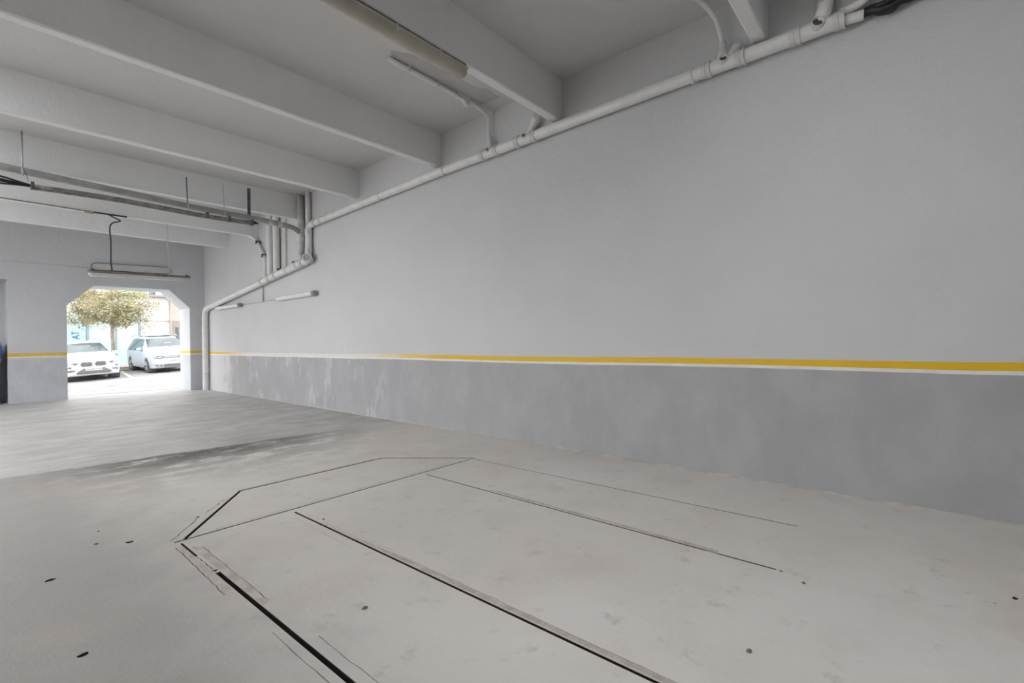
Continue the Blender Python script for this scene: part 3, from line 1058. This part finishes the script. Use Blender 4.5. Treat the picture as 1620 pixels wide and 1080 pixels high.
# ------------------------------------------------------------------ GRIT ON THE FLOOR
for (x, y, s), lab in (((1.404, 2.233, .013), 'small dark grit lump on the floor between the two wide joints'), ((2.291, .582, .012), 'small dark curl of grit on the floor near the bottom edge'),
                       ((3.12, .50, .010), 'small pebble just past the end of the second joint'), ((.66, 4.45, .011), 'tiny dark grit lump left of the angled panel')):
    bm = bmesh.new()
    bmesh.ops.create_icosphere(bm, subdivisions=2, radius=1)
    for q in bm.verts:
        k = 1 + .45 * noise.noise(q.co * 1.6 + Vector((x * 9, y * 7, 0)))
        q.co = Vector((x + q.co.x * s * k * 1.3, y + q.co.y * s * k, max(0, s * .25 + q.co.z * s * k * .55)))
    bm.verts.index_update()
    vf = [tuple(q.co) for q in bm.verts], [tuple(q.index for q in f.verts) for f in bm.faces]
    bm.free()
    tag(obj('pebble', vf, 'pebble'), lab, 'pebble', 'grit on the concrete floor')

# ------------------------------------------------------------------ OUTSIDE: STREET
def gz(x, y):
    t = max(0, min(1, (y - 18.3) / 5.0))
    t = t * t * (3 - 2 * t)
    xx = max(-14, min(26, x))
    return t * (.055 * (xx - 4.6) + .02 * (y - 27.5))


def sheet(x0, x1, y0, y1, dz, nx, ny, skirt=0.0):
    v, f = [], []
    for j in range(ny + 1):
        for i in range(nx + 1):
            x, y = x0 + (x1 - x0) * i / nx, y0 + (y1 - y0) * j / ny
            v.append((x, y, gz(x, y) + dz))
    for j in range(ny):
        for i in range(nx):
            a = j * (nx + 1) + i
            f.append((a, a + 1, a + nx + 2, a + nx + 1))
    if skirt:
        n = len(v)
        v += [(x, y, z - skirt) for x, y, z in v[:n]]
        ring = [i for i in range(nx + 1)] + [(j + 1) * (nx + 1) - 1 for j in range(1, ny + 1)] + [ny * (nx + 1) + i for i in range(nx - 1, -1, -1)] + [j * (nx + 1) for j in range(ny - 1, 0, -1)]
        for k in range(len(ring)):
            a, b = ring[k], ring[(k + 1) % len(ring)]
            f.append((b, a, a + n, b + n))
    return v, f


road = structure(obj('road', sheet(-18, 30, 18.30, 36.6, 0, 40, 30), 'asphalt'), 'pale asphalt street with parking lines')
yard = structure(obj('yard_ground', box(-40, 30, -40, 18.30, -.5, -.41), 'pavement'), 'paved yard around the garage')
v, f = sheet(-18, 30, 18.30, 20.1, .006, 40, 8)
obj('pavement', (v, f), 'pavement', road)
for y0, y1 in ((21.2, 21.55), (22.6, 22.9), (24.1, 24.5), (25.5, 25.75)):
    obj('road_line', sheet(-6, 16, y0, y1, .006, 30, 1), 'road_line', road)
# slanted bay line between the cars
v = [(5.05, 25.6), (5.2, 25.6), (5.78, 31.5), (5.63, 31.5)]
obj('bay_line', ([(x, y, gz(x, y) + .008) for x, y in v], [(0, 1, 2, 3)]), 'road_line', road)
v = [(1.9, 25.6), (2.05, 25.6), (2.4, 31.5), (2.25, 31.5)]
obj('bay_line', ([(x, y, gz(x, y) + .008) for x, y in v], [(0, 1, 2, 3)]), 'road_line', road)
obj('kerb', sheet(-18, 30, 32.3, 32.55, .12, 40, 1, .2), 'kerb_stone', road)
obj('sidewalk', sheet(-18, 30, 32.55, 36.6, .11, 40, 3, .2), 'pavement', road)
obj('planting_bed', sheet(3.9, 6.9, 30.9, 32.3, .05, 4, 3, .15), 'soil', road)


# ------------------------------------------------------------------ CARS (local: x across, y back from the nose, z up)
def crom(a, b, c, d, t):
    return 0.5 * ((2 * b) + (c - a) * t + (2 * a - 5 * b + 4 * c - d) * t * t + (3 * b - a - 3 * c + d) * t ** 3)


def loft(st, du, dv):
    """stations (y, zb, wl, zbelt, wb, ztop, wt) -> dense half grid P[i][j] and (y, v) parameters"""
    rows = []
    for (y, zb, wl, zm, wb, zt, wt) in st:
        h = zt - zm
        rows.append([Vector((0, y, zb)), Vector((wl * .88, y, zb)), Vector((wl, y, zb + (zm - zb) * .16)), Vector((wb, y, zb + (zm - zb) * .62)), Vector((wb * .985, y, zm)),
                     Vector((wb * .985 + (wt - wb * .985) * .50, y, zm + h * .52)), Vector((wt, y, zt - h * .10)), Vector((wt * .80, y, zt - h * .02)), Vector((0, y, zt))])
    dense_u = []
    n = len(rows)
    for i in range(n - 1):
        for k in range(du):
            t = k / du
            dense_u.append([crom(rows[max(i - 1, 0)][j], rows[i][j], rows[i + 1][j], rows[min(i + 2, n - 1)][j], t) for j in range(9)])
    dense_u.append(rows[-1])
    P, V = [], []
    for r in dense_u:
        row = []
        for j in range(8):
            for k in range(dv):
                t = k / dv
                row.append(crom(r[max(j - 1, 0)], r[j], r[j + 1], r[min(j + 2, 8)], t))
        row.append(r[8])
        P.append(row)
    V = [k / dv for k in range(8 * dv + 1)]
    for row in P:
        row[0].x = 0
        row[-1].x = 0
    return P, V


def car(name, label, st, paint, spec):
    root = thing(name, label, 'car', (0, 0, 0), 'parked cars outside the opening')
    du, dv = 5, 4
    P, V = loft(st, du, dv)
    nu, nv = len(P), len(V)
    cls = {}
    for i in range(nu - 1):
        for j in range(nv - 1):
            y = (P[i][j].y + P[i + 1][j + 1].y) / 2
            v = (V[j] + V[j + 1]) / 2
            z = (P[i][j].z + P[i + 1][j + 1].z) / 2
            cls[(i, j)] = spec['zone'](y, v, z)

    def patch(kind, side, lift=0.0):
        vv, ff, idx = [], [], {}

        def vid(i, j, s):
            k = (i, j, s if 0 < j < nv - 1 else 1)
            if k not in idx:
                p = P[i][j]
                idx[k] = len(vv)
                vv.append((p.x * s, p.y, p.z))
            return idx[k]
        for (i, j), c in cls.items():
            if c == kind:
                for s in ((1, -1) if side == 0 else (side,)):
                    q = (vid(i, j, s), vid(i, j + 1, s), vid(i + 1, j + 1, s), vid(i + 1, j, s))
                    ff.append(q if s == 1 else q[::-1])
        return vv, ff
    bv, bf = patch('body', 0)
    # close nose and tail
    for i, rev in ((0, 0), (nu - 1, 1)):
        base = len(bv)
        ring = [P[i][j] for j in range(nv)]
        pts = [(p.x, p.y, p.z) for p in ring] + [(-p.x, p.y, p.z) for p in reversed(ring[1:-1])]
        bv += pts
        face = tuple(range(base, base + len(pts)))
        bf.append(face[::-1] if rev else face)
    body = obj('body', (bv, bf), paint, root, True)
    bm = bmesh.new()
    bm.from_mesh(body.data)
    bmesh.ops.remove_doubles(bm, verts=bm.verts, dist=1e-4)
    bmesh.ops.recalc_face_normals(bm, faces=bm.faces)
    bm.to_mesh(body.data)
    bvh = BVHTree.FromBMesh(bm)
    bm.free()
    sharp(body, 40)
    for kind, nm in (('windscreen', 'windscreen'), ('rear', 'rear_window')):
        vf = patch(kind, 0)
        if vf[1]:
            obj(nm, vf, 'car_glass', root, True)
    for kind in ('side1', 'side2', 'side3'):
        for s in (1, -1):
            vf = patch(kind, s)
            if vf[1]:
                obj('side_window', vf, 'car_glass', root, True)

    def yhit(x, z, lift):
        h = bvh.ray_cast(Vector((x, -2, z)), Vector((0, 1, 0)))
        return (h[0].y if h[0] is not None else .6) - lift

    def conform(nm, poly, mat, par, lift=.012, sub=3):
        """piece lying on the nose: outline given in x, z"""
        out = []
        n = len(poly)
        for i in range(n):
            a, b = poly[i], poly[(i + 1) % n]
            for k in range(sub):
                out.append((a[0] + (b[0] - a[0]) * k / sub, a[1] + (b[1] - a[1]) * k / sub))
        cx, cz = sum(p[0] for p in out) / len(out), sum(p[1] for p in out) / len(out)
        rings = [out, [((x + cx) / 2, (z + cz) / 2) for x, z in out]]
        v = [(x, yhit(x, z, lift) + lift + .03, z) for x, z in out]
        for r in rings:
            v += [(x, yhit(x, z, lift), z) for x, z in r]
        v.append((cx, yhit(cx, cz, lift), cz))
        m = len(out)
        f = []
        for i in range(m):
            j = (i + 1) % m
            f += [(i, j, m + j, m + i), (m + i, m + j, 2 * m + j, 2 * m + i), (2 * m + i, 2 * m + j, 3 * m)]
        o = obj(nm, (v, f), mat, par, False)
        fix_normals(o)
        return o
    spec['front'](root, conform, yhit)
    # wheels and arches
    for s in (1, -1):
        for yw in spec['axles']:
            w, r = spec['half'], spec['wheel']
            obj('wheel_arch', tube([(s * (w - .30), yw, r + .01), (s * (w + .004), yw, r + .01)], r + .055, 24), 'car_black', root)
            wh = obj('wheel', lathe((s * (w - .20), yw, r), (s, 0, 0), [(0, r * .8), (.01, r), (.17, r), (.205, r * .94), (.21, r * .68), (.19, r * .66)], 24), 'tyre', root, True)
            sharp(wh)
            rim = MB()
            rim.add(lathe((s * (w - .02), yw, r), (s, 0, 0), [(0, r * .20), (.03, r * .18)], 12))
            for k in range(5):
                a = 2 * math.pi * k / 5 + .3
                c0 = Vector((s * (w + .0), yw + math.cos(a) * r * .1, r + math.sin(a) * r * .1))
                c1 = Vector((s * (w - .005), yw + math.cos(a) * r * .68, r + math.sin(a) * r * .68))
                rim.add(tube([c0, c1], [r * .13, r * .11], 6))
            obj('rim', rim.vf(), 'rim', wh)
    # mirrors and handles
    for s in (1, -1):
        mx, my, mz = spec['mirror']
        v, f = box(s * mx if s > 0 else s * mx - .20, s * mx + .20 if s > 0 else s * mx, my - .06, my + .06, mz - .07, mz + .07, .035)
        mir = obj('mirror', (v, f), paint, root, True)
        obj('mirror_arm', tube([(s * (mx - .10), my + .03, mz - .07), (s * (mx + .06), my + .01, mz - .05)], .022, 8), 'car_black', mir)
        for yh in spec['handles']:
            obj('door_handle', box(s * (spec['half'] - .002) - .02, s * (spec['half'] - .002) + .02, yh - .09, yh + .09, .90, .93, .008), paint, root)
        if spec.get('rails'):
            ya, yb, rx, rz = spec['rails']
            obj('roof_rail', tube(bend([(s * rx, ya, rz - .06), (s * rx, ya + .12, rz), (s * rx, yb - .12, rz), (s * rx, yb, rz - .08)], .1), .017, 8), 'chrome', root, True)
    return root


def round_rect(x0, x1, z0, z1, r, n=3):
    p = []
    for cx, cz, a0 in ((x1 - r, z1 - r, 0), (x0 + r, z1 - r, 90), (x0 + r, z0 + r, 180), (x1 - r, z0 + r, 270)):
        for k in range(n + 1):
            a = math.radians(a0 + 90 * k / n)
            p.append((cx + r * math.cos(a), cz + r * math.sin(a)))
    return p


def mir(poly, s):
    return [(x * s, z) for x, z in poly]


def suv_front(root, conform, yhit):
    for s in (1, -1):
        g = conform('grille', mir(round_rect(.03, .41, .595, .81, .07), s), 'chrome', root, .012, 1)
        conform('grille_mesh', mir(round_rect(.05, .39, .615, .79, .06), s), 'car_black', g, .018, 1)
        for k in range(7):
            x = s * (.085 + k * .045)
            y = yhit(x, .70, .024)
            obj('slat', box(x - .006, x + .006, y, y + .02, .645, .768), 'car_grey', g)
        h = conform('headlight', mir([(.47, .735), (.55, .69), (.80, .715), (.84, .80), (.74, .80), (.50, .765)], s), 'car_black', root, .012, 2)
        conform('lens', mir([(.60, .715), (.78, .73), (.80, .785), (.66, .77)], s), 'lamp_lens', h, .018, 2)
        conform('side_intake', mir([(.62, .36), (.86, .40), (.85, .52), (.56, .48)], s), 'car_grey', root, .010, 2)
        fl = conform('fog_light', mir([(.735 + .06 * math.cos(a * .6283), .585 + .05 * math.sin(a * .6283)) for a in range(10)], s), 'car_grey', root, .010, 1)
        conform('trim_blade', mir([(.33, .53), (.37, .56), (.62, .385), (.84, .375), (.85, .335), (.60, .345)], s), 'car_white', root, .022, 2)
    conform('lower_intake', [(-.52, .30), (.52, .30), (.56, .37), (.34, .53), (-.34, .53), (-.56, .37)], 'car_grey', root, .008, 4)
    conform('lower_lip', [(-.60, .245), (.60, .245), (.62, .29), (-.62, .29)], 'car_white', root, .02, 5)
    pl = conform('number_plate', [(-.26, .43), (.26, .43), (.26, .54), (-.26, .54)], 'plate_white', root, .03, 3)
    for k in range(7):
        x = -.20 + k * .066 + (.02 if k > 3 else 0)
        y = yhit(x, .485, .034)
        obj('plate_mark', box(x - .016, x + .016, y, y + .006, .455, .515), 'car_grey', pl)
    b = conform('badge', [(.05 * math.cos(a * math.pi / 6), .865 + .045 * math.sin(a * math.pi / 6)) for a in range(12)], 'chrome', root, .012, 1)
    w = tube([(-.60, 1.22, 1.085), (.0, 1.27, 1.10), (.62, 1.22, 1.085)], .012, 6)
    obj('wiper', w, 'car_black', root)


def van_front(root, conform, yhit):
    g = conform('grille', [(-.47, .70), (-.40, .665), (.40, .665), (.47, .70), (.46, .775), (-.46, .775)], 'car_black', root, .010, 4)
    for z in (.695, .735):
        conform('grille_bar', [(-.44, z - .008), (.44, z - .008), (.44, z + .008), (-.44, z + .008)], 'chrome', g, .018, 5)
    em = conform('emblem', [(.075 * math.cos(a * math.pi / 8), .725 + .075 * math.sin(a * math.pi / 8)) for a in range(16)], 'chrome', root, .022, 1)
    conform('emblem_field', [(.06 * math.cos(a * math.pi / 8), .725 + .06 * math.sin(a * math.pi / 8)) for a in range(16)], 'car_grey', em, .026, 1)
    y = yhit(0, .725, .032)
    for a, b in (((-.026, .775), (0, .735)), ((0, .735), (.026, .775)), ((-.05, .745), (-.025, .675)), ((-.025, .675), (0, .725)), ((0, .725), (.025, .675)), ((.025, .675), (.05, .745))):
        obj('emblem_stroke', tube([(a[0], y, a[1]), (b[0], y, b[1])], .006, 5), 'chrome', em)
    for s in (1, -1):
        h = conform('headlight', mir([(.45, .70), (.54, .655), (.80, .68), (.86, .80), (.76, .835), (.50, .775)], s), 'car_black', root, .012, 2)
        conform('lens', mir([(.52, .70), (.64, .685), (.66, .765), (.53, .755)], s), 'lamp_lens', h, .018, 2)
        conform('lens', mir([(.68, .70), (.78, .71), (.81, .79), (.70, .775)], s), 'lamp_lens', h, .018, 2)
        fl = conform('fog_surround', mir([(.50, .30), (.74, .32), (.82, .43), (.50, .40)], s), 'car_grey', root, .010, 2)
        conform('fog_light', mir([(.63 + .06 * math.cos(a * .6283), .36 + .035 * math.sin(a * .6283)) for a in range(10)], s), 'lamp_lens', fl, .016, 1)
    conform('lower_intake', [(-.46, .28), (.46, .28), (.46, .40), (-.46, .40)], 'car_grey', root, .008, 4)
    pl = conform('number_plate', [(-.26, .49), (.26, .49), (.26, .60), (-.26, .60)], 'plate_white', root, .02, 3)
    for k in range(7):
        x = -.20 + k * .066 + (.02 if k > 3 else 0)
        yy = yhit(x, .545, .024)
        obj('plate_mark', box(x - .016, x + .016, yy, yy + .006, .515, .575), 'car_grey', pl)
    obj('wiper', tube([(-.62, 1.06, 1.16), (0, 1.10, 1.175), (.62, 1.06, 1.16)], .012, 6), 'car_black', root)
    obj('dash_paper', box(-.06, .24, 1.30, 1.305, 1.24, 1.36), 'plate_white', root)
    obj('aerial', tube([(0, 3.6, 1.66), (0, 3.75, 1.85)], .008, 6), 'car_black', root)
    obj('roof_panel', box(-.48, .48, 1.95, 3.4, 1.655, 1.685, .012), 'car_glass', root)


suv_st = [(0.0, .40, .50, .60, .58, .72, .40), (.05, .27, .72, .66, .78, .82, .52), (.20, .22, .83, .76, .87, .93, .62), (.60, .20, .89, .87, .90, 1.02, .70), (1.10, .20, .90, .95, .91, 1.09, .74),
          (1.28, .20, .90, .97, .91, 1.14, .74), (2.02, .20, .90, 1.0, .91, 1.52, .60), (2.5, .20, .90, 1.01, .91, 1.60, .58), (3.2, .20, .90, 1.02, .91, 1.59, .57), (3.85, .22, .90, 1.03, .90, 1.50, .56),
          (4.25, .26, .86, 1.0, .87, 1.16, .60), (4.40, .32, .78, .92, .80, 1.0, .58), (4.44, .42, .60, .80, .64, .88, .45)]


def suv_zone(y, v, z):
    if 1.32 < y < 2.0 and v > 5.9:
        return 'windscreen'
    if 3.9 < y < 4.22 and v > 6.0:
        return 'rear'
    if 4.1 < v < 5.8:
        ya = 1.72 + (v - 4.1) * .28
        if ya < y < 2.62:
            return 'side1'
        if 2.70 < y < 3.45:
            return 'side2'
        if 3.52 < y < 3.95 - (v - 4.1) * .1:
            return 'side3'
    return 'body'


van_st = [(0.0, .40, .52, .60, .62, .74, .46), (.05, .27, .75, .68, .80, .84, .60), (.20, .21, .84, .78, .87, .94, .68), (.50, .20, .88, .88, .895, 1.03, .72), (.88, .20, .895, .95, .90, 1.11, .75),
          (1.04, .20, .90, .97, .90, 1.17, .76), (1.78, .20, .90, 1.0, .90, 1.57, .64), (2.2, .20, .90, 1.0, .90, 1.655, .62), (3.2, .20, .90, 1.0, .90, 1.665, .61), (4.0, .22, .89, 1.0, .89, 1.60, .60),
          (4.25, .26, .86, .98, .87, 1.32, .64), (4.37, .32, .80, .92, .82, 1.02, .62), (4.40, .42, .60, .80, .64, .90, .46)]


def van_zone(y, v, z):
    if 1.08 < y < 1.76 and v > 5.9:
        return 'windscreen'
    if 4.02 < y < 4.24 and v > 6.0:
        return 'rear'
    if 4.1 < v < 5.8:
        ya = 1.45 + (v - 4.1) * .24
        if ya < y < 2.55:
            return 'side1'
        if 2.62 < y < 3.4:
            return 'side2'
        if 3.47 < y < 3.98 - (v - 4.1) * .06:
            return 'side3'
    return 'body'


suv = car('parked_car', 'white sport utility car with twin kidney grilles parked left, cut by the opening', suv_st, 'car_white',
          dict(zone=suv_zone, front=suv_front, axles=(.84, 3.51), half=.905, wheel=.345, mirror=(.90, 1.62, 1.06), handles=(2.5, 3.35), rails=(2.1, 3.9, .60, 1.64)))
van = car('parked_car', 'pale silver family van with chrome grille bars parked right of the tree', van_st, 'car_silver',
          dict(zone=van_zone, front=van_front, axles=(.86, 3.54), half=.90, wheel=.325, mirror=(.89, 1.50, 1.10), handles=(2.45, 3.3), rails=(1.95, 4.0, .66, 1.71)))


def park(o, x, y, rz, sc):
    a = gz(x, y)
    # tilt with the street
    dx, dy = (gz(x + .5, y + 1.5) - gz(x - .5, y + 1.5)), (gz(x, y + 3) - gz(x, y + 1)) / 2
    o.location = (x, y, a)
    o.rotation_euler = (math.atan(dy), -math.atan(dx), rz)
    o.scale = (sc, sc, sc)


park(suv, 4.02, 26.75, 0.0, 1.04)
park(van, 7.10, 27.35, 0.02, 1.04)

# ------------------------------------------------------------------ TREE
TX, TY = 5.42, 31.4
tg = gz(TX, TY) + .05
tree = thing('tree', 'round-crowned tree with pale yellow blossom behind the parked cars', 'tree', (TX, TY, tg))
trunk = obj('trunk', tube(smooth_path([(TX, TY, tg - .2), (TX + .02, TY, tg + 1.0), (TX - .01, TY, tg + 1.9), (TX + .03, TY, tg + 2.6), (TX, TY, tg + 3.4)]), [.09, .088, .086, .083, .08, .08] + [.075] * 12 + [.055] * 7, 12), 'bark', tree, True)
rnd = random.Random(3)
CZ = tg + 3.15
for k in range(9):
    a = k * .698 + rnd.uniform(-.2, .2)
    rad = rnd.uniform(1.2, 1.8)
    obj('branch', tube(smooth_path([(TX, TY, tg + 2.1 + rnd.uniform(0, .5)), (TX + math.cos(a) * rad * .45, TY + math.sin(a) * rad * .45, tg + 2.75), (TX + math.cos(a) * rad, TY + math.sin(a) * rad, tg + 3.1 + rnd.uniform(0, .6))], 4), [.05] * 4 + [.03] * 4 + [.012], 6), 'bark', tree, True)
clumps = []
while len(clumps) < 120:
    p = Vector((rnd.uniform(-1, 1), rnd.uniform(-1, 1), rnd.uniform(-.55, 1)))
    if .25 < p.length < 1:
        p = Vector((p.x * 1.95 - .06, p.y * 1.8, p.z * 1.30 - .22 * (abs(p.x) ** 2)))
        clumps.append((p, rnd.uniform(.26, .46)))
lv, lf = [], []
for p, r in clumps:
    for k in range(120):
        d = Vector((rnd.gauss(0, 1), rnd.gauss(0, 1), rnd.gauss(0, .8)))
        q = Vector((TX, TY, CZ)) + p + d.normalized() * r * rnd.random() ** .4
        s = rnd.uniform(.035, .065)
        a = Vector((rnd.gauss(0, 1), rnd.gauss(0, 1), rnd.gauss(0, .5))).normalized()
        b = a.cross(Vector((rnd.gauss(0, 1), rnd.gauss(0, 1), rnd.gauss(0, 1)))).normalized()
        n = len(lv)
        lv += [tuple(q - a * s), tuple(q + b * s * .55), tuple(q + a * s), tuple(q - b * s * .55)]
        lf.append((n, n + 1, n + 2, n + 3))
fo_ = obj('foliage', (lv, lf), 'leaf', tree)
fo_['kind'] = 'stuff'

# ------------------------------------------------------------------ SHOP BUILDING ACROSS THE STREET
FY = 36.0
sb = thing('shop_building', 'pale building with teal shopfront across the street', 'building', (6, FY, .3))
obj('wall', box(-14, 26, FY + .12, FY + 4, -.8, 9.5), 'facade_white', sb)
obj('canopy_slab', box(-14, 9.05, FY - .35, FY + .12, 4.42, 4.54, .01), 'facade_dark', sb)
for x0, x1, m in ((1.0, 2.9, 'shop_teal'), (2.96, 5.05, 'shop_blue'), (5.16, 6.35, 'shop_teal'), (6.41, 7.46, 'shop_teal')):
    obj('glass_panel', box(x0, x1, FY + .02, FY + .13, .34, 3.25, .008), m, sb)
for x in (5.105, 6.38, 7.52):
    obj('frame_post', box(x - .05, x + .05, FY - .02, FY + .13, .25, 3.3, .006), 'shop_frame', sb)
obj('plinth', box(-4, 9.0, FY - .03, FY + .13, .0, .36, .01), 'facade_tan', sb)
obj('shadow_line', box(7.6, 10.6, FY + .06, FY + .13, 2.93, 3.0), 'facade_tan', sb)  # tan strip put in as the shadow line across the facade
obj('pilaster', box(9.05, 11.2, FY - .10, FY + .13, -.3, 9.4, .01), 'facade_tan', sb)
dr = obj('door_surround', box(9.18, 10.5, FY - .16, FY - .08, .3, 2.98, .01), 'facade_dark', sb)
for x0, x1 in ((9.30, 9.46), (9.62, 9.82), (9.92, 10.2)):
    obj('door_pane', box(x0, x1, FY - .19, FY - .15, 1.0, 2.55, .005), 'car_glass', dr)
# raised panel lines over the white part
for z in (3.7, 2.2):
    obj('panel_joint', box(7.6, 9.05, FY + .10, FY + .125, z, z + .02), 'facade_tan', sb)
for x0, x1 in ((2.0, 3.2), (4.4, 5.6), (11.5, 12.8)):
    w = obj('window', box(x0, x1, FY + .08, FY + .14, 5.6, 7.3, .01), 'facade_dark', sb)
    obj('pane', box(x0 + .08, x1 - .08, FY + .06, FY + .10, 5.68, 7.22), 'car_glass', w)
# green fascia sign with a dark emblem
sg = obj('sign_board', box(6.2, 7.86, FY - .30, FY - .18, 4.56, 4.80, .01), 'sign_green', sb)
o = obj('sign_emblem', tube([(7.95, FY - .24, 4.66), (8.25, FY - .24, 4.66)], .11, 12), 'sign_dark', sb)


def stroke_text(strokes, par, mat, ox, oz, h, th):
    for a, b in strokes:
        # letters lie on their side: letter x -> up, letter y -> left
        p = Vector((ox - a[1] * h, FY + .005, oz + a[0] * h))
        q = Vector((ox - b[1] * h, FY + .005, oz + b[0] * h))
        obj('letter_stroke', tube([p, q], th, 6), mat, par)


# "AT" written upwards on the blue pane
A_ = [((0, 0), (.35, 1)), ((.35, 1), (.7, 0)), ((.13, .36), (.57, .36))]
T_ = [((.75, 1), (1.45, 1)), ((1.1, 0), (1.1, 1))]
stroke_text(A_ + T_, sb, 'sign_dark', 4.76, 1.86, .30, .026)
